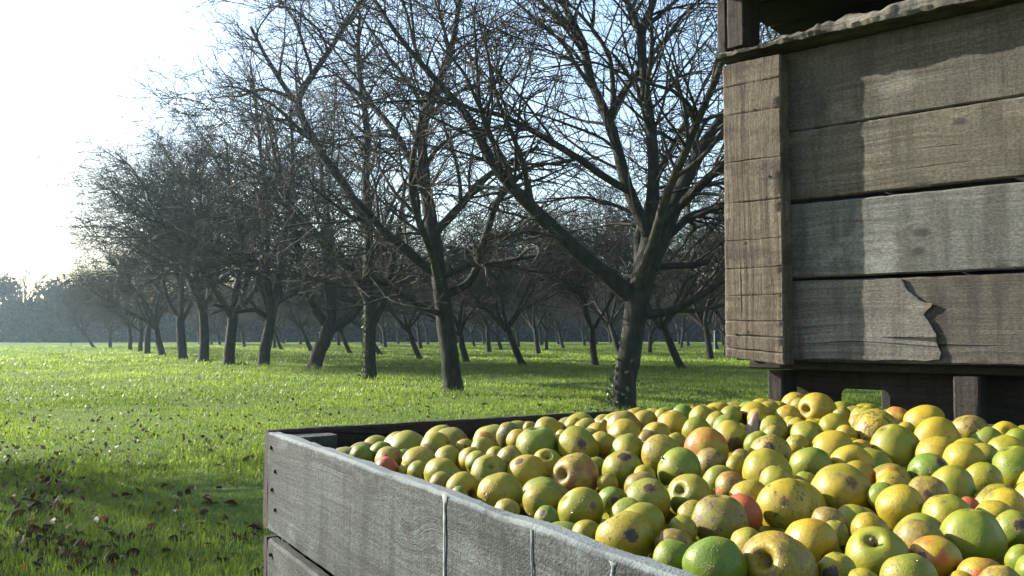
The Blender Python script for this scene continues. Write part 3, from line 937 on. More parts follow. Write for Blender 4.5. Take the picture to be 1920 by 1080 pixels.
def plank(name, parent, mat, mtx, L, T, W, seed, **kw):
    me = plank_mesh(name, L, T, W, seed, **kw)
    o = link_mesh(name, me, parent, mat)
    o.matrix_world = mtx
    o.matrix_parent_inverse = Matrix.Identity(4)
    o.matrix_basis = parent.matrix_world.inverted() @ mtx if parent else mtx
    return o

def put(o, parent, mtx):
    o.parent = parent
    o.matrix_parent_inverse = Matrix.Identity(4)
    o.matrix_basis = parent.matrix_world.inverted() @ mtx

def nail_mesh(rr=0.0038):
    bm = bmesh.new()
    bmesh.ops.create_cone(bm, cap_ends=True, segments=9, radius1=rr, radius2=rr * 0.8, depth=0.006)
    me = bpy.data.meshes.new("nail"); bm.to_mesh(me); bm.free()
    for v in me.vertices:
        v.co.x *= 1 + 0.25 * mnoise.noise(v.co * 900); v.co.y *= 1 + 0.3 * mnoise.noise(v.co * 700 + Vector((3, 1, 2)))
    me.materials.append(M['nail'])
    return me
NAIL = nail_mesh()
def nail(parent, pos, nrm):
    o = bpy.data.objects.new("nail", NAIL); COL.objects.link(o)
    put(o, parent, Matrix.Translation(pos) @ nrm.to_track_quat('Z', 'Y').to_matrix().to_4x4())

UP = Vector((0, 0, 1))
ZR = H - 0.17                                   # rim height of the near crate
KC = on_z(497, 805, ZR)                         # far left outer corner of the near crate
azU = R(59.5)
U = Vector((math.sin(azU), math.cos(azU), 0))   # along the far side
Vv = Vector((math.cos(azU), -math.sin(azU), 0)) # along the left side, towards the camera
LU, LV = 1.20, 1.30
TH = 0.022
crate = empty("apple_crate", KC * 1.0 - Vector((0, 0, ZR)))
bpy.context.view_layer.update()
tag(crate, 'open grey weathered wooden crate in the foreground, heaped full of apples', 'crate', 'wooden apple crates')
# knots for the near left boards, in board coordinates (x from far corner, z about the board centre)
def bcoord(x, y, zc):
    r = ray(x, y); n = -U; o = Vector((0, 0, H))
    t = (KC - o).dot(n) / r.dot(n); p = o + r * t
    return ((p - KC).dot(Vv), p.z - zc)
WB = [0.172, 0.165, 0.165, 0.15]
zc = ZR - WB[0] / 2
kn = [(*bcoord(677, 905, zc), 0.012), (*bcoord(748, 985, zc), 0.013), (*bcoord(1120, 1120, zc), 0.012)]
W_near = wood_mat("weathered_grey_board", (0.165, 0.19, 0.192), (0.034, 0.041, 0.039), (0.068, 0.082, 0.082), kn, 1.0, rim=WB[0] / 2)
W_near2 = wood_mat("weathered_grey_board_lower", (0.16, 0.178, 0.17), (0.036, 0.04, 0.037), (0.08, 0.09, 0.086), [], 1.0)
W_in = wood_mat("brown_board", (0.085, 0.062, 0.044), (0.036, 0.027, 0.02), (0.06, 0.046, 0.034), [], 0.5)
W_cleat = wood_mat("sawn_brown_post", (0.37, 0.30, 0.21), (0.115, 0.09, 0.062), (0.22, 0.175, 0.12), [], 0.08, 0.0)
W_dark = wood_mat("dark_brown_wood", (0.11, 0.092, 0.07), (0.042, 0.034, 0.026), (0.065, 0.054, 0.04), [], 0.6)  # darker brown wood for legs, floor boards and back sides

def near_board(P, X, out, z, L, W, mat, seed, **kw):
    """board whose outer face starts at P, runs along X, outward normal out, centre height z"""
    mtx = frame(P - out * (TH / 2) + UP * (z - P.z), X, -out, UP) if X.cross(-out).z > 0 else frame(P - out * (TH / 2) + UP * (z - P.z), X, -out, UP)
    return plank("board", crate, mat, mtx, L, TH, W, seed, **kw)

gap = 0.014
zt = ZR
sides = [(KC, Vv, -U, LV, W_near), (KC + U * LU, -U, -Vv, LU, W_in), (KC + U * LU, Vv, U, LV, W_in), (KC + Vv * LV, U, Vv, LU, W_near2)]
z = ZR
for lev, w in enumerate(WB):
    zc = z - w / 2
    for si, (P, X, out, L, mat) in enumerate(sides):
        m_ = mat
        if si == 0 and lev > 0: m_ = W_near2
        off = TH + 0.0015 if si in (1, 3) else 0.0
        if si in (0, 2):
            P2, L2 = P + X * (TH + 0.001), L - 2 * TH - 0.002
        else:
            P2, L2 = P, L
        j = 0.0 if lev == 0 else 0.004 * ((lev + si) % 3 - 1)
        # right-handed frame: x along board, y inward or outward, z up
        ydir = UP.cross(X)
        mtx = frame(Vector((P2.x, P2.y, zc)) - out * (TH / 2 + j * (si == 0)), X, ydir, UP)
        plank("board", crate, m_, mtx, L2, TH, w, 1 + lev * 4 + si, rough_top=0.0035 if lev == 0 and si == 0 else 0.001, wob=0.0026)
    z -= w + gap
# corner posts inside, and the floor
for (a, b) in ((0, 0), (1, 0), (0, 1), (1, 1)):
    s = 0.05
    px_ = KC + U * ((TH + 0.002) if a == 0 else LU - TH - 0.002 - 0.085) + Vv * ((TH + 0.002) if b == 0 else LV - TH - s - 0.002)
    mtx = frame(Vector((px_.x, px_.y, 0.0)) + U * 0.0425 + Vv * (s / 2), UP, Vv, U * 1.0)
    mtx = frame(Vector((px_.x, px_.y, 0.02)) + U * 0.0425 + Vv * (s / 2), UP, U.cross(UP) * -1 if False else (U.cross(UP)), U)
    plank("post", crate, W_near2, mtx, ZR - 0.02 - 0.009, s, 0.085, 40 + a * 2 + b, seg=30)
fl = frame(KC + U * (LU / 2) + Vv * (TH + 0.002) - Vector((0, 0, ZR - 0.09)), Vv, UP.cross(Vv), UP)
for k in range(5):
    cu = (k + 0.5) / 5 * (LU - 2 * TH) + TH
    mtx = frame(Vector((KC.x, KC.y, 0.085)) + U * cu + Vv * (TH + 0.003), Vv, U, Vv.cross(U))
    plank("floor_board", crate, W_dark, mtx, LV - 2 * TH - 0.006, (LU - 2 * TH) / 5 - 0.012, 0.02, 60 + k, seg=12)
# nails on the left boards near the far corner
for (x, y) in ((510, 839), (517, 884), (511, 918), (517, 956), (508, 1040)):
    bx, bz = bcoord(x, y, 0.0)
    p = KC + Vv * bx; p.z = bz
    nail(crate, p - U * 0.0015, -U)

def streak(x0, y0, y1, w, seed, mat='dropping'):
    """dried bird dropping run: thin irregular film standing 1 mm proud of the board"""
    bx, bz0 = bcoord(x0, y0, 0.0); _, bz1 = bcoord(x0, y1, 0.0)
    n = 26; V = []; F = []
    for i in range(n):
        t = i / (n - 1)
        ww = w * (0.5 + 0.75 * mnoise.noise(Vector((t * 9, seed, 0))) + 0.3 * mnoise.noise(Vector((t * 30, seed, 3))) + (1.1 * math.exp(-t * 9)))
        ww = max(ww, w * 0.16)
        cx = bx + 0.0012 * mnoise.noise(Vector((t * 4, seed, 5)))
        z_ = bz0 + (bz1 - bz0) * t
        for (s, dpt) in ((-1, 0.0008), (-0.5, 0.0019), (0.5, 0.0019), (1, 0.0008)):
            p = KC + Vv * (cx + s * ww) - U * dpt; V.append((p.x, p.y, z_))
    for i in range(n - 1):
        for j in range(3): F.append((i * 4 + j, i * 4 + j + 1, i * 4 + 5 + j, i * 4 + 4 + j))
    me = bpy.data.meshes.new("dropping_streak"); me.from_pydata(V, [], F)
    for p in me.polygons: p.use_smooth = True
    o = link_mesh("dropping_streak", me, crate, M[mat])
    o.matrix_basis = crate.matrix_world.inverted()
streak(835, 926, 1090, 0.0034, 1)
streak(999, 992, 1120, 0.0016, 2, 'faint')
streak(1150, 1052, 1130, 0.0032, 3, 'faint')

# ---- upper crate at the right
azW = R(-48.5)
Wd = Vector((-math.sin(azW), -math.cos(azW), 0))         # to the right along the face, coming closer
Nf = Vector((-math.cos(azW), math.sin(azW), 0))          # outward normal of the face
if Nf.dot(Vector((0, -1, 0))) < 0: Nf = -Nf
DQ = 2.25
Q = at(1480, 677, DQ)
def fcoord(x, y, off=0.0):
    """photo pixel -> (s along the face, z) on the plane standing `off` proud of the boards"""
    r = ray(x, y); o = Vector((0, 0, H)); q = Q + Nf * off
    p = o + r * ((q - o).dot(Nf) / r.dot(Nf))
    return (p - Q).dot(Wd), p.z
ZB = Q.z
S0 = fcoord(1357, 400, 0.055)[0]
S1 = fcoord(1467, 400, 0.055)[0]
SE = S0 + 1.25
back = -Nf
crate2 = empty("apple_crate", Vector((Q.x, Q.y, 0.0)) + Wd * S0)
bpy.context.view_layer.update()
tag(crate2, 'tall brown wooden crate raised on legs behind the apples at right', 'crate', 'wooden apple crates')
lines = [677, 525, 380, 248, 98]
zz = [fcoord(1480, y)[1] for y in lines]
TB = 0.024
upm = []
kn3 = [(fcoord(1728, 432)[0] - S0, -0.0, 0.016), (fcoord(1722, 480)[0] - S0, -0.045, 0.014)]
kn2 = [(fcoord(1800, 235)[0] - S0, 0.05, 0.014)]
pal = [((0.25, 0.225, 0.175), (0.09, 0.078, 0.057), (0.14, 0.125, 0.10)), ((0.36, 0.36, 0.315), (0.14, 0.135, 0.112), (0.22, 0.22, 0.195)),
       ((0.32, 0.29, 0.22), (0.12, 0.103, 0.072), (0.18, 0.16, 0.12)), ((0.29, 0.265, 0.205), (0.105, 0.092, 0.07), (0.16, 0.145, 0.112))]
for i, kk in enumerate(([], kn3, kn2, [])):
    upm.append(wood_mat(f"sawn_board_shade_{'abcd'[i]}", *pal[i], kk, (0.45, 0.3, 0.8, 0.9)[i], 0.08, seed=i * 3.0))
for i in range(4):
    z0, z1 = zz[i], zz[i + 1]
    g = (0.004, 0.006, 0.001, 0.0)[i]
    g0 = (0.0, 0.004, 0.006, 0.001)[i]
    rec = (0.006, 0.0, 0.001, 0.002)[i]
    w = (z1 - g) - (z0 + g0)
    c = Vector((Q.x, Q.y, 0)) + Wd * S0 - Nf * (TB / 2 + rec); c.z = (z0 + g0 + z1 - g) / 2
    plank("board", crate2, upm[i], frame(c, Wd, -Nf, UP) if Wd.cross(-Nf).z > 0 else frame(c, Wd, Nf, UP), SE - S0, TB, w, 80 + i, wob=0.003)
# broken outer layer on the lowest board
jag = [(1478, 527), (1690, 524), (1697, 540), (1712, 556), (1733, 566), (1737, 580), (1733, 592), (1746, 612), (1754, 628), (1758, 648), (1765, 662), (1762, 674), (1735, 677), (1700, 674), (1640, 676), (1560, 673), (1478, 674)]
bm = bmesh.new()
fr = []
for (x, y) in jag:
    s, z_ = fcoord(x, y)
    p = Vector((Q.x, Q.y, 0)) + Wd * s; p.z = z_
    fr.append(p)
# densify jagged right edge
dens_ = []
for i in range(len(fr)):
    a, b = fr[i], fr[(i + 1) % len(fr)]
    n = 5 if 1 <= i <= 12 else 12
    for k in range(n):
        t = k / n; q = a.lerp(b, t)
        q += (Wd * mnoise.noise(q * 70) + UP * mnoise.noise(q * 70 + Vector((5, 5, 5)))) * (0.0035 if 1 <= i <= 12 else 0.0012)
        dens_.append(q)
vf = [bm.verts.new(p + Nf * (0.0015 + 0.0015 * mnoise.noise(p * 9))) for p in dens_]
vb = [bm.verts.new(p - Nf * 0.0056) for p in dens_]
bm.faces.new(vf); bm.faces.new(vb[::-1])
for i in range(len(vf)):
    j = (i + 1) % len(vf)
    bm.faces.new((vf[i], vb[i], vb[j], vf[j]))
bmesh.ops.recalc_face_normals(bm, faces=bm.faces)
lm = frame(Vector((Q.x, Q.y, (zz[0] + zz[1]) / 2)) + Wd * S0 - Nf * 0.005, Wd, UP.cross(Wd), UP)
bm.transform(lm.inverted())
me = bpy.data.meshes.new("broken_board"); bm.to_mesh(me); bm.free()
W_pale = wood_mat('pale_split_board', (0.40, 0.375, 0.315), (0.15, 0.138, 0.11), (0.24, 0.225, 0.19), [], 0.5, 0.0, seed=21.0)
o = link_mesh("broken_board", me, crate2, W_pale); put(o, crate2, lm)
o['label'] = 'split outer layer of the lowest board with a jagged broken right end'
# splinter standing out of the break
bm = bmesh.new()
sp = [fcoord(*q_) for q_ in ((1733, 567), (1749, 569), (1746, 575), (1737, 583))]
pv = []
for d_ in (-0.003, 0.002):
    for i, (s, z_) in enumerate(sp):
        p = Vector((Q.x, Q.y, z_)) + Wd * s + Nf * (d_ + (0.001 if i in (1, 2) else 0))
        pv.append(bm.verts.new(p))
for f in ((0, 1, 2, 3), (7, 6, 5, 4), (0, 4, 5, 1), (1, 5, 6, 2), (2, 6, 7, 3), (3, 7, 4, 0)): bm.faces.new([pv[k] for k in f])
bmesh.ops.recalc_face_normals(bm, faces=bm.faces)
bm.transform(lm.inverted())
me = bpy.data.meshes.new("splinter"); bm.to_mesh(me); bm.free()
put(link_mesh("splinter", me, crate2, W_cleat), crate2, lm)
# corner post (cleat) with saw cuts, its foot cut at a slant
zc0, zc1 = fcoord(1365, 668, 0.055)[1], fcoord(1410, 112, 0.055)[1]
gy = [155, 210, 300, 378, 448, 503, 554, 600, 627, 652]
gro = [(fcoord(1410, y, 0.055)[1] - zc0, 0.0045) for y in gy]
c = Vector((Q.x, Q.y, zc0)) + Wd * ((S0 + S1) / 2) + Nf * (0.055 / 2 + 0.001)
mtx = frame(c, UP, -Nf, UP.cross(-Nf))
pc = plank("corner_post", crate2, W_cleat, mtx, zc1 - zc0, 0.053, S1 - S0, 95, seg=90, grooves=gro, wob=0.0035)
# slant the foot: the right edge hangs lower
zr_ = fcoord(1467, 683, 0.055)[1]
for (x, y) in ((1396, 455), (1401, 622), (1379, 626), (1412, 205), (1440, 330), (1385, 560)):
    s_, z_ = fcoord(x, y, 0.055)
    nail(crate2, Vector((Q.x, Q.y, z_)) + Wd * s_ + Nf * 0.0545, Nf)
zdir = UP.cross(-Nf)
sg = 1 if zdir.dot(Wd) > 0 else -1
for v in pc.data.vertices:
    f = max(0.0, 1 - v.co.x / 0.12)
    v.co.x -= f * (sg * v.co.z / (S1 - S0) + 0.5) * (zc0 - zr_)
# other three sides of the crate, and posts
DEP = 1.15
for i in range(4):
    z0, z1 = zz[i], zz[i + 1]
    w = z1 - z0 - 0.012; zm = (z0 + z1) / 2
    for (s_, d0, X, L) in ((S0 + 0.001, 0.05, -Nf, DEP - 0.05), (SE - TB - 0.001, 0.05, -Nf, DEP - 0.05)):
        c = Vector((Q.x, Q.y, zm)) + Wd * (s_ + TB / 2) - Nf * d0
        plank("board", crate2, W_dark, frame(c, X, UP.cross(X), UP), L, TB, w, 120 + i, seg=12)
    c = Vector((Q.x, Q.y, zm - 0.05)) + Wd * S0 - Nf * (DEP + TB / 2 + 0.001)
    plank("board", crate2, W_dark, frame(c, Wd, UP.cross(Wd), UP), SE - S0, TB, w, 130 + i, seg=12)
# under frame: deck boards, legs, notched skids
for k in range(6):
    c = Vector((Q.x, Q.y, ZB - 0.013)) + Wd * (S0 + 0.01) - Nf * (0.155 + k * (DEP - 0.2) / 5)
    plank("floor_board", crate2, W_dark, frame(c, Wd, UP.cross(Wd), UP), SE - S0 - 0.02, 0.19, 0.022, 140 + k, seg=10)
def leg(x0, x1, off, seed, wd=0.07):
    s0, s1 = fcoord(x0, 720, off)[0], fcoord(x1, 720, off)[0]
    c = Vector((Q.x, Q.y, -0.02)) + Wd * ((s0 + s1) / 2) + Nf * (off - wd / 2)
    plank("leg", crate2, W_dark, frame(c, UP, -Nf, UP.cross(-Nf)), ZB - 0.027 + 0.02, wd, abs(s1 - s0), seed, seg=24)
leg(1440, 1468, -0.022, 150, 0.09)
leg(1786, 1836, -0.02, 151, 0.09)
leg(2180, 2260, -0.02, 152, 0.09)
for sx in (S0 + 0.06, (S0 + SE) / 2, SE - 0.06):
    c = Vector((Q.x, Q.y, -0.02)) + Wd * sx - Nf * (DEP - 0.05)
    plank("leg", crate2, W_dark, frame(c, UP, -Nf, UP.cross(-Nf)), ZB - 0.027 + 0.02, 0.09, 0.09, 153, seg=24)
def skid(off, notch, seed):
    """board on edge under the deck with a rounded notch cut from its lower edge"""
    zt_, zb_ = ZB - 0.028, ZB - 0.16
    sa, sb = S0 + 0.09, SE - 0.02
    s0, zn = fcoord(notch[0], notch[2], off); s1, _ = fcoord(notch[1], notch[2], off)
    rr = 0.018
    poly = [(sa, zt_), (sb, zt_), (sb, zb_), (s1, zb_)]
    for k in range(7):
        a = R(90 * k / 6); poly.append((s1 - rr + rr * math.cos(a), zn - rr + rr * math.sin(a)))
    for k in range(7):
        a = R(90 + 90 * k / 6); poly.append((s0 + rr + rr * math.cos(a), zn - rr + rr * math.sin(a)))
    poly += [(s0, zb_), (sa, zb_)]
    bm = bmesh.new()
    V0 = [bm.verts.new(Vector((Q.x, Q.y, z_)) + Wd * s + Nf * off) for (s, z_) in poly]
    V1 = [bm.verts.new(Vector((Q.x, Q.y, z_)) + Wd * s + Nf * (off - 0.028)) for (s, z_) in poly]
    bm.faces.new(V0); bm.faces.new(V1[::-1])
    for i in range(len(poly)):
        j = (i + 1) % len(poly); bm.faces.new((V0[i], V1[i], V1[j], V0[j]))
    bmesh.ops.recalc_face_normals(bm, faces=bm.faces)
    mt = frame(Vector((Q.x, Q.y, (zt_ + zb_) / 2)) + Wd * S0 + Nf * off, Wd, UP.cross(Wd), UP)
    bm.transform(mt.inverted())
    me = bpy.data.meshes.new("skid"); bm.to_mesh(me); bm.free()
    put(link_mesh("skid", me, crate2, W_dark), crate2, mt)
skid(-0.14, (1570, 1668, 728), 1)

# ---- third crate standing on the upper crate: only its foot is in the picture
crate3 = empty("apple_crate", Vector((Q.x, Q.y, zz[4] + 0.002)) + Wd * S0)
bpy.context.view_layer.update()
tag(crate3, 'dark wooden crate stacked on top of the upper crate, only its foot showing', 'crate', 'wooden apple crates')
# rough waney bottom board: overhangs the face, ragged front edge
def waney():
    n, m = 300, 10
    L = SE - S0 + 0.03
    prof = []
    V, F = [], []
    for i in range(n):
        x = L * i / (n - 1)
        nz_ = lambda k, s=0.0: mnoise.fractal(Vector((x * k, s, 1.7)), 1.0, 2.0, 4)
        over = 0.066 + 0.009 * nz_(4) + 0.007 * nz_(13, 3)
        top = 0.036 + 0.009 * nz_(5, 9) + 0.008 * nz_(16, 8)
        if x < 0.30: top *= 0.42 + 0.58 * max(0.0, (x - 0.1) / 0.2) if x > 0.1 else 0.42 + 0.3 * (1 - x / 0.1)
        ring = [(-0.14, 0.0), (0.0, 0.0), (over * 0.6, 0.001), (over * 0.97, 0.003 + 0.003 * nz_(40, 1)), (over * 1.02, 0.012 + 0.004 * nz_(50, 2)),
                (over * 0.97, top * 0.75 + 0.004 * nz_(60, 4)), (over * 0.86, top + 0.004 * nz_(45, 5)), (over * 0.5, top + 0.003 * nz_(25, 6)), (0.0, 0.032), (-0.14, 0.032)]
        for j_, (o_, z_) in enumerate(ring):
            if 2 <= j_ <= 7:
                q_ = mnoise.fractal(Vector((x * 14, j_ * 2.3, 4.1)), 0.7, 2.0, 6)
                o_ += 0.0045 * q_; z_ += 0.004 * mnoise.fractal(Vector((x * 17, j_ * 3.1, 9.1)), 0.7, 2.0, 6) if j_ > 3 else 0.0
            V.append((x - 0.015, -o_, max(z_, 0.0)))
    for i in range(n - 1):
        for j in range(m): F.append((i * m + j, i * m + (j + 1) % m, (i + 1) * m + (j + 1) % m, (i + 1) * m + j))
    F.append(tuple(range(m))); F.append(tuple((n - 1) * m + j for j in range(m))[::-1])
    me = bpy.data.meshes.new("bottom_board"); me.from_pydata(V, [], F)
    bm = bmesh.new(); bm.from_mesh(me); bmesh.ops.recalc_face_normals(bm, faces=bm.faces); bm.to_mesh(me); bm.free()
    for p in me.polygons: p.use_smooth = True
    me.set_sharp_from_angle(angle=R(22))
    return me
W_wane = wood_mat("rough_waney_board", (0.36, 0.33, 0.26), (0.07, 0.06, 0.045), (0.15, 0.13, 0.10), [], 0.4)
Z3 = zz[4] + 0.003
o = link_mesh("bottom_board", waney(), crate3, W_wane)
put(o, crate3, frame(Vector((Q.x, Q.y, Z3)) + Wd * S0, Wd, UP.cross(Wd) if UP.cross(Wd).dot(Nf) < 0 else -UP.cross(Wd), UP))
fb = 0.15
for (x0, x1, off, sd) in ((1362, 1394, 0.03, 1), (1990, 2060, 0.03, 2)):
    s0, s1 = fcoord(x0, 50, off)[0], fcoord(x1, 50, off)[0]
    c = Vector((Q.x, Q.y, Z3 + 0.034)) + Wd * ((s0 + s1) / 2) + Nf * (off - 0.05)
    plank("foot_block", crate3, W_near2 if False else W_dark, frame(c, UP, -Nf, UP.cross(-Nf)), fb, 0.10, abs(s1 - s0), 160 + sd, seg=24)
s0, s1 = fcoord(1344, 50, 0.0)[0], fcoord(1361, 50, 0.0)[0]
c = Vector((Q.x, Q.y, Z3 + 0.034)) + Wd * ((s0 + s1) / 2) - Nf * 0.06
plank("foot_block", crate3, W_dark, frame(c, UP, -Nf, UP.cross(-Nf)), fb, 0.12, abs(s1 - s0), 170, seg=24)
c = Vector((Q.x, Q.y, Z3 + 0.034 + fb / 2)) + Wd * (S0 + 0.085) - Nf * 0.40
plank("skid", crate3, W_in, frame(c, Wd, UP.cross(Wd), UP), 1.0, 0.03, fb - 0.004, 171, seg=12)
for k in range(6):
    c = Vector((Q.x, Q.y, Z3 + 0.034 + fb + 0.013)) + Wd * (S0 - 0.03) - Nf * (-0.0 + k * 0.2)
    plank("floor_board", crate3, W_in, frame(c, Wd, UP.cross(Wd), UP), SE - S0 + 0.05, 0.192, 0.022, 172 + k, seg=10)
for i in range(3):
    zm = Z3 + 0.034 + fb + 0.03 + 0.1 + i * 0.205
    for (P0, X, L) in ((Vector((Q.x, Q.y, zm)) + Wd * S0 - Nf * 0.015, Wd, SE - S0), (Vector((Q.x, Q.y, zm)) + Wd * S0 - Nf * (DEP - 0.02), Wd, SE - S0),
                       (Vector((Q.x, Q.y, zm)) + Wd * (S0 + 0.013) - Nf * 0.04, -Nf, DEP - 0.08), (Vector((Q.x, Q.y, zm)) + Wd * (SE - 0.013) - Nf * 0.04, -Nf, DEP - 0.08)):
        plank("board", crate3, upm[2], frame(P0, X, UP.cross(X), UP), L, TB, 0.198, 180 + i, seg=10)

# ------------------------------------------------------------------ apples
def apple_mesh(seed, flat=0.9, cav=0.34, lob=0.05, rows=24, cols=30, hw=0.19):
    r = np.random.default_rng(seed)
    so = Vector((seed * 3.3, seed * 1.7, 0.4))
    V = []
    for i in range(rows + 1):
        t = math.pi * i / rows
        for j in range(cols):
            a = 2 * math.pi * j / cols
            rr = math.sin(t) ** 0.92 if 0 < i < rows else 0.0
            z = math.cos(t) * flat
            # hollows at stem and eye
            z -= cav * math.exp(-(rr / hw) ** 2) * (1 if t < math.pi / 2 else 0)
            z += cav * 0.55 * math.exp(-(rr / (hw * 0.9)) ** 2) * (1 if t > math.pi / 2 else 0)
            k = 1 + lob * math.cos(5 * a + seed) * (0.25 + 0.75 * (math.sin(t / 2) ** 2)) * 0.5
            taper = 1 - 0.10 * (1 - math.cos(t)) / 2 * (1 + 0.5 * math.sin(seed))
            p = Vector((rr * k * taper * math.cos(a), rr * k * taper * math.sin(a), z))
            d = 0.085 * mnoise.noise(so + p * 0.9) + 0.03 * mnoise.noise(so + p * 2.6)
            V.append(p * (1 + d))
    F = []
    for i in range(rows):
        for j in range(cols):
            j2 = (j + 1) % cols
            F.append((i * cols + j, (i + 1) * cols + j, (i + 1) * cols + j2, i * cols + j2))
    me = bpy.data.meshes.new("apple")
    me.from_pydata([tuple(v) for v in V], [], F)
    bm = bmesh.new(); bm.from_mesh(me); bmesh.ops.remove_doubles(bm, verts=bm.verts, dist=1e-5); bm.to_mesh(me); bm.free()
    for p in me.polygons: p.use_smooth = True
    me.materials.append(M['apple'])
    return me
AM = [apple_mesh(i + 1, 0.84 + 0.035 * (i % 5), 0.30 + 0.03 * (i % 4), 0.03 + 0.02 * (i % 3)) for i in range(10)]
AM_DEEP = apple_mesh(31, 0.9, 0.45, 0.03, 32, 36, 0.21)
def stem_mesh():
    p = np.array([[0, 0, 0.40], [0.01, 0, 0.6], [0.03, 0.01, 0.8], [0.07, 0.02, 0.93]]); rr = np.array([0.045, 0.035, 0.035, 0.06])
    v, q = tubes(p[None], rr[None], 7)
    return np_mesh("stem", np.concatenate([v, p[-1:]]), quads=q, tris=[(21 + k, 21 + (k + 1) % 7, 28) for k in range(7)])
STEM = stem_mesh(); STEM.materials.append(M['stem'])

KIND = {  # ripe, blush, russet, scab
    'Y': (0.72, 0.12, 0.38, 0.36), 'YG': (0.42, 0.05, 0.38, 0.36), 'G': (0.12, 0.0, 0.25, 0.25), 'O': (0.85, 0.60, 0.4, 0.3),
    'RED': (0.9, 1.25, 0.1, 0.1), 'PK': (0.75, 0.50, 0.66, 0.4), 'R': (0.62, 0.16, 0.64, 0.45), 'D': (0.50, 0.05, 0.62, 0.55), 'YO': (0.88, 0.32, 0.36, 0.3), 'S': (0.78, 0.05, 0.3, 0.72)}
WORD = {'Y': 'yellow', 'YG': 'yellow-green', 'G': 'green', 'O': 'orange-flushed', 'RED': 'red', 'PK': 'pinkish', 'R': 'brown-russeted', 'D': 'dark-mottled', 'YO': 'golden', 'S': 'black-scabbed'}
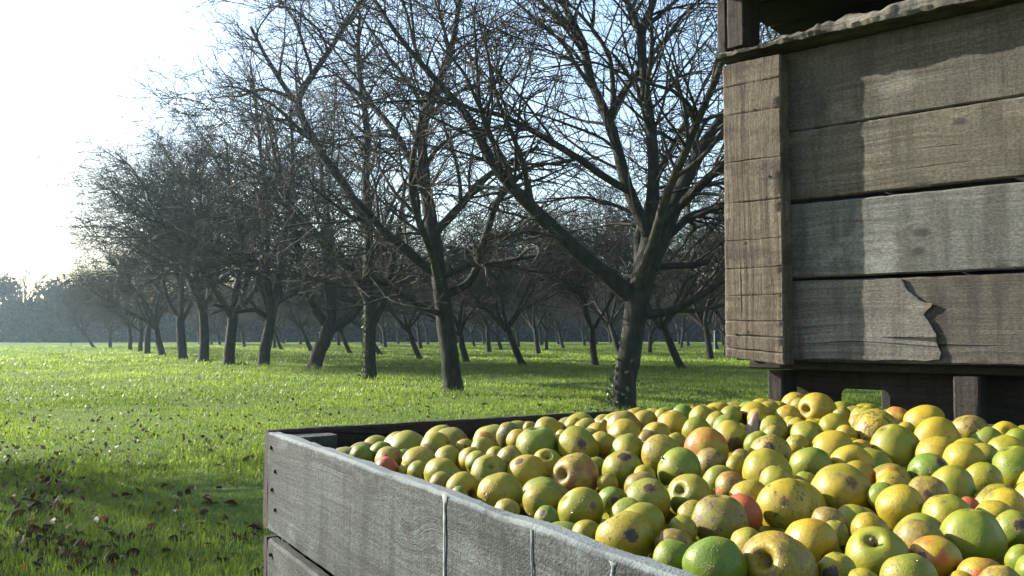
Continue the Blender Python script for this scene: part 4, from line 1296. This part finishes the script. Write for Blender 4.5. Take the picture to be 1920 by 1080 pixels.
# x, y, radius (photo px), kind, extras: c=(dx,dy) stem hollow seen there, b=(dx,dy,size) dark blotch, s stem, L own label
AP = [
 (678,855,22,'G'), (715,850,22,'G'), (735,864,29,'PK',{'b':(-9,-3,.05),'L':'pinkish apple with brown eye just above the red one at the left board'}), (755,862,20,'G'),
 (723,881,24,'RED',{'L':'small red apple tucked against the left board near the far corner'}), (785,873,33,'Y'), (804,853,21,'R'),
 (816,840,31,'YG',{'b':(-6,8,.06),'L':'lone apple with brown bruise beneath the dark far board, left part'}), (844,861,25,'Y'), (872,839,18,'YG',{'b':(1,-2,.03)}),
 (906,844,25,'YG'), (909,827,19,'O',{'L':'small orange-flushed apple against the far board, left part of the heap'}), (882,864,26,'Y'), (893,868,24,'YG'),
 (917,888,35,'YG',{'c':(5,-20),'L':'yellow-green apple with hollow facing up, left part of the heap'}), (828,893,37,'YG'), (785,886,23,'YG',{'b':(10,8,.05)}), (765,886,16,'Y'),
 (828,908,24,'R'), (866,914,29,'Y',{'b':(18,10,.07),'L':'yellow apple with large brown blotch at the left board'}), (938,928,43,'Y',{'L':'large smooth clean yellow apple close to the left board'}), (861,930,18,'G'), (950,960,25,'R'),
 (954,817,25,'D'), (1009,838,41,'G',{'L':'large bright green apple near the far board in the left part'}), (972,826,22,'Y'), (1028,808,28,'Y'), (992,803,12,'PK'),
 (1075,799,17,'Y'), (1097,806,24,'YG'), (1120,813,20,'O'), (1105,820,18,'YG'), (1054,820,14,'Y'), 
 (1083,838,40,'YG',{'b':(8,-4,.035),'L':'green-yellow apple with round brown eye facing forward, near far board'}), (1128,836,28,'YO'), (1131,796,10,'Y'),
 (1170,803,32,'PK'), (1208,796,27,'R'), (1171,817,30,'Y'), (1232,815,27,'Y',{'b':(-2,-2,.012)}), (1179,848,34,'YG'), (1215,830,23,'PK'), (1164,882,38,'YG',{'b':(3,-26,.06)}),
 (1241,856,41,'R',{'L':'large grey-brown dull apple near the middle of the heap back'}), (1079,896,45,'PK',{'c':(-28,-6),'L':'big pink-red apple with deep hollow facing left'}), (1118,880,24,'R'), (1026,872,31,'Y',{'c':(0,-20)}),
 (990,890,39,'Y',{'b':(-17,-26,.03),'L':'large yellow apple with small brown scar on its upper left'}), (958,864,27,'R'), (930,855,18,'Y'), (1139,906,19,'R'),
 (1017,943,38,'YG'), (1208,895,23,'Y'), (1204,918,34,'R'), (1145,938,25,'G',{'b':(7,2,.07)}), (1215,940,41,'YG',{'b':(4,-24,.05),'L':'yellow-green apple with grey patch on top, behind the blotched one at left'}),
 (1090,958,45,'YG',{'b':(22,-8,.022),'L':'large dull green-yellow apple with one dark speck beside left board'}), (1025,972,24,'G',{'b':(-8,-10,.05)}), (1180,972,35,'YG'), (1203,986,44,'YG'),
 (1170,1012,55,'Y',{'b':(13,-8,.045),'L':'big yellow apple with long brown gash against the left board'}), (1102,1003,28,'YG'),
 (1243,784,18,'Y'), (1262,800,30,'YO'), (1307,810,28,'YG'), (1316,785,24,'YG'), (1333,776,14,'Y'), (1370,782,23,'YG'), (1380,776,18,'YG'), (1343,795,23,'R'), (1362,804,28,'G'),
 (1370,823,34,'Y',{'b':(6,12,.11),'L':'yellow apple with very large dark rotten patch low on its front'}), (1413,780,28,'Y',{'b':(-18,2,.06)}), (1443,772,20,'D'), (1460,768,12,'Y'), (1477,783,24,'YO'), (1499,763,16,'R'),
 (1533,770,35,'YO',{'c':(-23,-2),'L':'tall pale yellow apple with hollow facing left, topmost at the far edge'}), (1420,786,20,'Y'), (1448,807,29,'YG'), (1481,795,16,'Y'), (1492,806,22,'YO'),
 (1517,822,34,'YG',{'b':(-14,8,.04)}), (1420,832,26,'G'), (1450,817,20,'R'), (1447,850,38,'D',{'b':(-4,-10,.04),'L':'very dark mottled olive apple in the upper middle of the heap'}), (1495,840,25,'S'), (1389,862,19,'R'),
 (1323,846,45,'O',{'L':'wide orange and yellow apple near the middle of the heap'}), (1267,830,20,'YG'), (1334,872,32,'D'), (1275,882,43,'G',{'b':(4,10,.02),'L':'large smooth pale green apple at the centre left of heap'}), (1381,877,22,'YG'),
 (1436,886,45,'Y',{'b':(-6,2,.02)}), (1456,908,35,'YG'), (1522,877,41,'G'), (1346,903,32,'YG'), (1371,917,33,'PK'), (1294,931,43,'YG',{'c':(-21,-14),'L':'yellow-green apple with dark hollow facing upper left, centre of heap'}),
 (1408,938,39,'R'), (1513,908,23,'YG'), (1390,967,38,'RED',{'L':'bright red apple wedged between two spotted apples in the centre'}), 
 (1472,954,52,'S',{'b':(-2,-13,.022),'L':'big yellow apple with black speck and mottling, right beside the bright red one'}), (1348,980,51,'D',{'L':'large wet mottled apple just left of the bright red one'}), (1302,968,28,'R'), (1280,994,26,'YG'),
 (1262,1026,36,'R'), (1266,1052,40,'G'), (1343,1064,58,'G',{'L':'large plain green apple at the bottom edge beside the left board'}), (1460,1068,71,'PK',{'c':(-30,-18),'L':'biggest pinkish apple with deep hollow at the bottom edge'}),
 (1402,1025,36,'YG',{'b':(6,-6,.02)}), (1520,1020,49,'YO',{'b':(-29,-12,.012)}), (1583,925,58,'Y',{'b':(18,-22,.022),'L':'biggest yellow apple with paired dark specks, right of centre'}), 
 (1690,953,45,'Y',{'L':'plain round yellow apple right of the biggest yellow one'}), (1777,970,46,'YG'), (1632,996,36,'R'), (1555,982,31,'R'), (1566,1000,25,'YG'), (1724,1018,42,'R'),
 (1822,1013,58,'G',{'L':'large wet green apple with a faint seam, lower right'}), (1647,1046,57,'YG',{'c':(-8,-36),'s':1,'L':'pale apple with stalk standing in its hollow, bottom right of centre'}),
 (1751,1051,48,'O',{'b':(-22,-4,.03),'L':'yellow apple with red top and black spots at lower right'}), (1561,1075,40,'YG',{'b':(-10,2,.10),'L':'green apple with large black rot patch at bottom edge'}), (1705,1091,52,'YG'), (1620,1102,35,'Y'),
 (1842,1084,41,'O'), (1872,1104,45,'R'), (1898,994,39,'G',{'b':(10,-12,.06)}), (1915,1052,30,'G'), (1940,1072,32,'G'), (1804,1102,30,'Y'),
 (1734,797,37,'Y',{'L':'clean yellow apple standing highest before the middle leg'}), (1757,825,43,'Y'), (1818,809,32,'D'), (1853,831,30,'YG'), (1886,816,26,'Y',{'c':(4,-8)}), (1910,829,25,'G'), (1889,854,38,'YG'),
 (1682,788,25,'O',{'L':'orange apple at the far edge below the gap with grass'}), (1663,780,12,'R'), (1623,787,28,'YG'), (1616,797,24,'O'), (1644,814,45,'S',{'b':(6,0,.05),'L':'yellow apple heavily blotched with black scab near the far edge'}),
 (1579,781,18,'D'), (1565,804,28,'YG'), (1586,816,20,'YO'), (1560,847,41,'Y'), (1594,875,41,'YO',{'c':(9,-8),'L':'golden apple with hollow facing forward, above the biggest yellow one'}), (1616,844,22,'O'),
 (1677,844,45,'YG',{'L':'large glossy yellow-green apple standing upright in the right half'}), (1757,855,37,'Y'), (1808,869,41,'Y'), (1846,859,28,'R'), (1741,888,39,'G',{'b':(24,-20,.06),'L':'bright green apple with brown upper right side, right half'}),
 (1842,902,36,'YG'), (1907,882,44,'G',{'L':'tall green apple cut by the right edge of the picture'}), (1786,916,42,'YG'), (1668,904,30,'O'), (1680,917,34,'Y'), (1735,928,36,'R',{'b':(2,-2,.03)}),
 (1612,899,33,'O'), (1816,952,20,'RED',{'L':'little red apple peeping out at the right, behind a pale one'}), (1885,956,38,'YO'), (1862,974,38,'Y'), (1650,932,28,'G'), (1700,806,16,'Y'), (1704,816,16,'Y'), (1855,988,20,'G'),
]
def unproj(x, y):
    r = ray(x, y); m = -r.z / r.y
    return 0.258 / (m + 0.054)
ctr, rad, dep = [], [], []
for a in AP:
    d = unproj(a[0], a[1]); dep.append(d)
    ctr.append(np.array(at(a[0], a[1], d))); rad.append(a[2] * 1.03 * d / FPX)
ctr = np.array(ctr); rad = np.array(rad)
eye = np.array([0, 0, H])
KCn, Un, Vn = np.array(KC), np.array(U), np.array(Vv)
N0 = len(AP)
def keep_in(c, rr):
    u = (c - KCn) @ Un; v = (c - KCn) @ Vn
    lo = TH + 0.90 * rr
    du = np.maximum(lo - u, 0) - np.maximum(u - (LU - lo), 0)
    dv = np.maximum(lo - v, 0)
    over = c[:, 2] > ZR + rr * 0.5
    return du[:, None] * Un + dv[:, None] * Vn
for it in range(60):
    diff = ctr[:, None] - ctr[None]
    dist = np.linalg.norm(diff, axis=2) + np.eye(N0) * 9
    need = 0.93 * (rad[:, None] + rad[None]) - dist
    push = np.zeros_like(ctr)
    rdir = unit(ctr - eye)
    ii, jj = np.where(need > 0)
    for i, j in zip(ii, jj):
        if i < j:
            # slide along the sight line, nearer one (lower in the picture) comes forward
            s = 1 if np.linalg.norm(ctr[i] - eye) > np.linalg.norm(ctr[j] - eye) else -1
            push[i] += rdir[i] * s * need[i, j] * 0.32; push[j] -= rdir[j] * s * need[i, j] * 0.32
            dd = diff[i, j] / dist[i, j] * need[i, j] * 0.10
            push[i] += dd; push[j] -= dd
    ln = np.linalg.norm(push, axis=1, keepdims=True)
    push *= np.minimum(1, 0.004 / np.maximum(ln, 1e-9))
    d0 = np.linalg.norm(ctr - eye, axis=1)
    ctr = ctr + push
    d1 = np.linalg.norm(ctr - eye, axis=1)
    ctr = ctr + keep_in(ctr, rad) * 0.5
# fill the gaps below and between
fill_c, fill_r = [], []
r_ = np.random.default_rng(9)
allc = list(ctr); allr = list(rad)
def plane_z(p):  # height of the heap surface (apple centres) over a ground point
    d = max(p[1], 0.4)
    q = np.array(p) - KCn
    e = max(0.0, 1 - (q @ Un) / 0.16) + max(0.0, 1 - (q @ Vn) / 0.20)
    return H - (0.258 - 0.054 * d) - 0.045 * min(1.0, e)
for layer, zoff in ((0, -0.016), (1, -0.04), (2, -0.07)):
    for trial in range(6500):
        u = TH + 0.03 + (LU - 2 * TH - 0.06) * r_.random(); v = TH + 0.03 + (LV - 2 * TH - 0.06) * r_.random()
        p = KCn + Un * u + Vn * v
        p[2] = plane_z(p) + zoff - 0.004 + 0.008 * r_.random()
        p[2] = min(p[2], ZR + 0.01)
        rr = 0.030 + 0.006 * r_.random()
        A = np.array(allc); dd = np.linalg.norm(A - p, axis=1)
        lim = 0.90 if layer == 0 else 0.86
        if np.all(dd > lim * (np.array(allr) + rr)):
            # never in front of a traced apple
            if layer == 0:
                pr = p - eye
                x_, y_ = pr[0] / pr[1], pr[2] / pr[1]
                T = ctr - eye
                tx, ty = T[:, 0] / T[:, 1], T[:, 2] / T[:, 1]
                hid = (np.hypot(tx - x_, ty - y_) < (rad / T[:, 1] + rr / pr[1]) * 0.62) & (T[:, 1] > pr[1])
                if hid.any(): continue
            allc.append(p); allr.append(rr); fill_c.append(p); fill_r.append(rr)
fill_c, fill_r = np.array(fill_c), np.array(fill_r)

def cam_axes(c):
    f = unit(np.array(c) - eye); rt = unit(np.cross(f, [0, 0, 1])); up = np.cross(rt, f)
    return Vector(rt), Vector(up), Vector(-f)

def orient(c, dx, dy, rpx, axis):
    rt, up, tow = cam_axes(c)
    a, b = dx / rpx * 1.0, -dy / rpx
    l = math.hypot(a, b)
    if l > 0.96: a, b = a / l * 0.96, b / l * 0.96; l = 0.96
    w = (rt * a + up * b + tow * math.sqrt(1 - l * l)).normalized()
    oth = up.cross(w)
    if oth.length < 0.05: oth = rt
    oth.normalize()
    third = w.cross(oth)
    if axis == 'z': m = frame(Vector((0, 0, 0)), oth, third, w)
    else: m = frame(Vector((0, 0, 0)), w, oth, third)
    return m.to_quaternion()

APPLES = 'cider apples heaped in the near crate'
pix = lambda c: (960 + FPX * (c[0] / c[1]), 540 - FPX * math.tan(math.atan2(c[2] - H, c[1]) - PITCH))
info = []
def add_apple(c, rr, kind, ex, seed):
    r = np.random.default_rng(seed)
    me = AM_DEEP if ('c' in ex and rr * FPX / c[1] > 60) else AM[int(r.integers(0, len(AM)))]
    o = bpy.data.objects.new("apple", me); COL.objects.link(o)
    o.location = c
    rp = rr * FPX / c[1]
    if 'c' in ex: q = orient(c, ex['c'][0], ex['c'][1], rp, 'z')
    elif 'b' in ex: q = orient(c, ex['b'][0], ex['b'][1], rp, 'x')
    else:
        rt_, up_, tw_ = cam_axes(c); a_ = r.random() * 6.28
        ax = (rt_ * math.cos(a_) + up_ * math.sin(a_) + tw_ * (0.12 * r.standard_normal() - 0.15)).normalized()
        q = ax.to_track_quat('Z', 'Y')
    if 'b' in ex: q = q @ Matrix.Rotation(r.random() * 6.28, 4, 'X').to_quaternion()
    elif True: q = q @ Matrix.Rotation(r.random() * 6.28, 4, 'Z').to_quaternion()
    o.rotation_mode = 'QUATERNION'; o.rotation_quaternion = q
    s = rr * 1.02
    o.scale = (s * (0.97 + 0.06 * r.random()), s * (0.97 + 0.06 * r.random()), s)
    k = KIND[kind]
    j = lambda v, a: float(v + a * (r.random() - 0.5))
    o['ripe'] = j(k[0], 0.25); o['blush'] = j(k[1], 0.1); o['russet'] = j(k[2], 0.3); o['scab'] = j(k[3], 0.25)
    o['blotch'] = float(ex['b'][2]) * 0.72 if 'b' in ex else 0.0
    o['dew'] = j(0.62, 0.8)
    if 's' in ex or ('c' not in ex and r.random() < 0.25):
        st = bpy.data.objects.new("stem", STEM); COL.objects.link(st); st.parent = o
    return o
for i, a in enumerate(AP):
    ex = a[4] if len(a) > 4 else {}
    o = add_apple(ctr[i], rad[i], a[3], ex, 1000 + i)
    info.append((o, pix(ctr[i]), rad[i] * FPX / ctr[i][1], a[3], ex.get('L')))
# fillers: those nearest the surface and inside the frame are apples of their own, the rest one mass
pf = np.array([pix(c) for c in fill_c])
score = (pf[:, 0] > -20) & (pf[:, 0] < 1960) & (pf[:, 1] < 1110)
depth_below = np.array([plane_z(c) - c[2] for c in fill_c])
order = np.argsort(depth_below + np.where(score, 0, 1.0))
n_ind = min(300 - len(AP), int(score.sum()))
kinds = ['Y', 'YG', 'YG', 'G', 'R', 'D', 'YG', 'Y']
lone = set(order[:n_ind].tolist())
for n_, i in enumerate(order[:n_ind]):
    kd = kinds[int(r_.integers(0, len(kinds)))]
    o = add_apple(fill_c[i], fill_r[i], kd, {}, 3000 + int(i))
    info.append((o, tuple(pf[i]), fill_r[i] * FPX / fill_c[i][1], kd, None))
bag = Bag()
lowm = apple_mesh(77, 0.9, 0.3, 0.03, 8, 12)
lv = np.array([v.co[:] for v in lowm.vertices]); lf = [tuple(p.vertices) for p in lowm.polygons]
lt = np.array([f for f in lf if len(f) == 3]); lq = np.array([f for f in lf if len(f) == 4])
for i in range(len(fill_c)):
    if i not in lone: bag.add(lv * fill_r[i] + fill_c[i], lq, lt)
if bag.n:
    o = link_mesh("apple_heap", bag.mesh("apple_heap"), None, M['apple'])
    o['ripe'] = 0.5; o['russet'] = 0.3; o['scab'] = 0.3; o['dew'] = 0.5
    tag(o, 'deeper apples filling the crate beneath the top layer', 'apples', kind='stuff')
# labels: apples with a look of their own keep it, the others are told by the nearest of those
anch = [(p, lab, rp) for (o, p, rp, kd, lab) in info if lab]
SHORT = {}
for (o, p, rp, kd, lab) in info:
    if lab:
        tag(o, lab, 'apple', APPLES)
def short(lab):
    for cut in (' near ', ' at ', ' close ', ' in the ', ' beneath ', ' beside ', ' against ', ' tucked', ' just ', ' wedged', ' right ', ' left ', ', ', ' behind ', ' with a ', ' low '):
        k = lab.find(cut)
        if k > 18: lab = lab[:k]
    return lab
used = set(l for (_p, l, _r) in anch)
def sector(dx, dy):
    a = math.degrees(math.atan2(-dy, dx)) % 360
    return ['right of', 'behind and right of', 'directly behind', 'behind and left of', 'left of', 'in front and left of', 'directly in front of', 'in front and right of'][int((a + 22.5) // 45) % 8]
for (o, p, rp, kd, lab) in info:
    if lab: continue
    size = 'small' if rp < 24 else ('medium' if rp < 38 else 'large')
    near = sorted(anch, key=lambda a: math.hypot(a[0][0] - p[0], 1.5 * (a[0][1] - p[1])))
    done = False
    for ordw in ('', 'second ', 'third '):
        for a in near[:5]:
            t = f"{ordw}{size} {WORD[kd]} apple {sector(p[0] - a[0][0], p[1] - a[0][1])} the {short(a[1])}"
            if t not in used and len(t.split()) <= 16:
                used.add(t); done = True; break
        if done: break
    tag(o, t, 'apple', APPLES)

# brown leaf and shrivelled fruit lying on the heap
def leaf_obj(name, size, seed, mat):
    r = np.random.default_rng(seed)
    n, m = 9, 5
    V, F = [], []
    for i in range(n):
        t = i / (n - 1)
        w = 0.34 * math.sin(math.pi * min(1, t * 0.96 + 0.02)) ** 0.8 * (1.1 - 0.35 * t)
        for j in range(m):
            s = (j / (m - 1) - 0.5) * 2
            V.append((size * (t - 0.5), size * w * s, size * (0.22 * s * s * w * 2 + 0.12 * math.sin(t * 3 + seed) + 0.05 * mnoise.noise(Vector((t * 5, s * 3, seed))))))
    for i in range(n - 1):
        for j in range(m - 1): F.append((i * m + j, i * m + j + 1, (i + 1) * m + j + 1, (i + 1) * m + j))
    me = bpy.data.meshes.new(name); me.from_pydata(V, [], F)
    for p in me.polygons: p.use_smooth = True
    me.materials.append(mat)
    return me
L_dark = leaf_mat("rotting_leaf", (0.025, 0.016, 0.010), (0.075, 0.042, 0.02), 0.12, None, 0.5, 0.18, 20)
L_rus = leaf_mat("russet_leaf", (0.10, 0.042, 0.018), (0.07, 0.032, 0.015), 0.4, None, 0.4, 0.4, 20)
L_org = leaf_mat("orange_leaf", (0.26, 0.11, 0.015), (0.22, 0.12, 0.02), 0.45, None, 0.4, 0.4, 20)
d = unproj(1318, 776) - 0.01
o = link_mesh("fallen_leaf", leaf_obj("fallen_leaf", 0.045, 3, L_rus)); o.location = at(1316, 768, d); o.rotation_euler = (0.5, 0.3, 0.4)
tag(o, 'curled russet leaf lying on the apples at the far rim', 'leaf')
bm = bmesh.new()
bmesh.ops.create_cone(bm, cap_ends=True, segments=12, radius1=0.021, radius2=0.004, depth=0.06)
bmesh.ops.subdivide_edges(bm, edges=bm.edges, cuts=3, use_grid_fill=True)
for v in bm.verts:
    t = (v.co.z + 0.03) / 0.06
    f = 1 + 0.3 * math.sin(t * 3.1) - 0.25 * t
    v.co.x *= f; v.co.y *= f
    v.co += mnoise.noise_vector(v.co * 120) * 0.003
me = bpy.data.meshes.new("withered_apple"); bm.to_mesh(me); bm.free()
for p in me.polygons: p.use_smooth = True
o = link_mesh("withered_apple", me, None, plain_mat("withered_skin", (0.20, 0.12, 0.075), 0.5, 0, 60)); o.location = at(1413, 803, unproj(1413, 806)); o.rotation_euler = (0.1, 0.12, 0)
tag(o, 'shrivelled brown pointed apple sticking up between fresh ones near far rim', 'apple')

# ------------------------------------------------------------------ fallen leaves in the grass
LM = {k: [leaf_obj("fallen_leaf", 0.058, s, m) for s in (1, 2, 3, 4)] for k, m in (('dark', L_dark), ('russet', L_rus), ('orange', L_org))}
r_ = np.random.default_rng(17)
LLAB = {'dark': ('dark wet rotting leaf lying in the grass left of the near crate', 'dark rotting leaves in the grass'),
        'russet': ('russet brown leaf lying in the grass left of the near crate', 'russet leaves in the grass')}
CL = ['in the clump at the left edge', 'in the upper clump near the left edge', 'in the bottom left corner', 'in the clump along the bottom edge', 'in the middle clump by the bottom edge',
      'in the clump left of the crate corner', 'in the thin clump above the middle one', 'in the clump beside the crate boards', 'in the highest clump at the left edge', 'in the broad clump left of centre', 'in the broad lowest clump', 'right against the crate']
def put_leaf(kind, x, y, s, label=None, cl=None):
    p = on_z(x, y, 0.0)
    me = LM[kind][int(r_.integers(0, 4))]
    o = bpy.data.objects.new("fallen_leaf", me); COL.objects.link(o)
    o.location = (p.x, p.y, float(ground_z(p.x, p.y)) + 0.004 + 0.022 * r_.random())
    o.rotation_euler = (0.6 * r_.standard_normal(), 0.45 * r_.standard_normal(), r_.random() * 6.28)
    o.scale = (s, s, s)
    if label: tag(o, label, 'leaf')
    else: tag(o, f"{dict(dark='dark wet rotting', russet='russet brown')[kind]} leaf {CL[cl]}", 'leaf', f'{kind} leaves {CL[cl]}')
put_leaf('orange', 298, 1042, 1.0, 'bright orange leaf in the grass at the bottom edge')
put_leaf('orange', 384, 1046, 1.1, 'orange leaf beside dark ones, nearest the lower board of the crate')
put_leaf('orange', 44, 1066, 0.9, 'yellow-orange leaf in the grass at the bottom left corner')
put_leaf('russet', 308, 876, 0.9, 'reddish leaf alone in the grass midway up the left side')
put_leaf('russet', 445, 884, 0.9, 'reddish brown leaf in the grass nearest the crate corner')
put_leaf('russet', 355, 868, 0.7, 'small tan leaf in the grass right of the reddish one')
patches = [(60, 950, 60, 25, 26), (130, 895, 60, 20, 18), (60, 1020, 70, 30, 26), (180, 1040, 60, 25, 20), (300, 1000, 90, 35, 24), (380, 930, 70, 25, 16), (300, 930, 80, 20, 12),
           (430, 1000, 50, 30, 16), (60, 890, 60, 25, 14), (200, 960, 80, 30, 18), (150, 980, 100, 40, 16), (470, 990, 20, 10, 6)]
for pi_, (cx, cy, sx, sy, n) in enumerate(patches):
    for k in range(n):
        x, y = cx + sx * r_.standard_normal() * 0.95, cy + sy * r_.standard_normal() * 0.95
        if x < -40 or x > 488 or y < 850 or y > 1120: continue
        put_leaf('dark' if r_.random() < 0.85 else 'russet', x, y, 0.65 + 0.7 * r_.random(), None, pi_)
# smaller litter farther off: too fine to count
n = 1900
x = -60 + 1500 * r_.random(n); y = 690 + 190 * r_.random(n) ** 1.4
pos = []
for a, b in zip(x, y):
    p = on_z(a, b, 0.0)
    if p.y > 4.2: pos.append((p.x, p.y, float(ground_z(p.x, p.y)) + 0.015 + 0.02 * r_.random()))
for (cx, cy, sx, sy, m_) in patches:
    for k_ in range(m_ * (2 if cx < 100 else 4)):
        p = on_z(cx + sx * r_.standard_normal() * 1.2, min(1110, max(800, cy + sy * r_.standard_normal() * 0.8)), 0.0)
        if (p - KC).dot(U) < -0.03: pos.append((p.x, p.y, float(ground_z(p.x, p.y)) + 0.004 + 0.02 * r_.random()))
me = leaf_mesh("leaf_litter", np.array(pos), 0.05, r_, 0.0)
o = link_mesh("leaf_litter", me, None, leaf_mat("litter_leaf", (0.028, 0.018, 0.012), (0.11, 0.065, 0.028), 0.15, 'tint', 0.55, 0.2, 5))
tag(o, 'scattered small brown leaf litter in the orchard grass', 'leaf litter', kind='stuff')

# ------------------------------------------------------------------ haze
k = NT("morning_haze")
pv_ = k.n('VolumePrincipled')
pv_.inputs['Color'].default_value = (0.62, 0.86, 1.0, 1)
pv_.inputs['Density'].default_value = 0.00075
pv_.inputs['Anisotropy'].default_value = 0.62
k.t.links.new(pv_.outputs[0], k.out.inputs['Volume'])
bm = bmesh.new(); bmesh.ops.create_cube(bm, size=1.0)
me = bpy.data.meshes.new("haze"); bm.to_mesh(me); bm.free()
me.materials.append(k.m)
hz = link_mesh("haze", me)
hz.scale = (900, 800, 13.6); hz.location = (0, 330, 5.6)
tag(hz, kind='stuff')
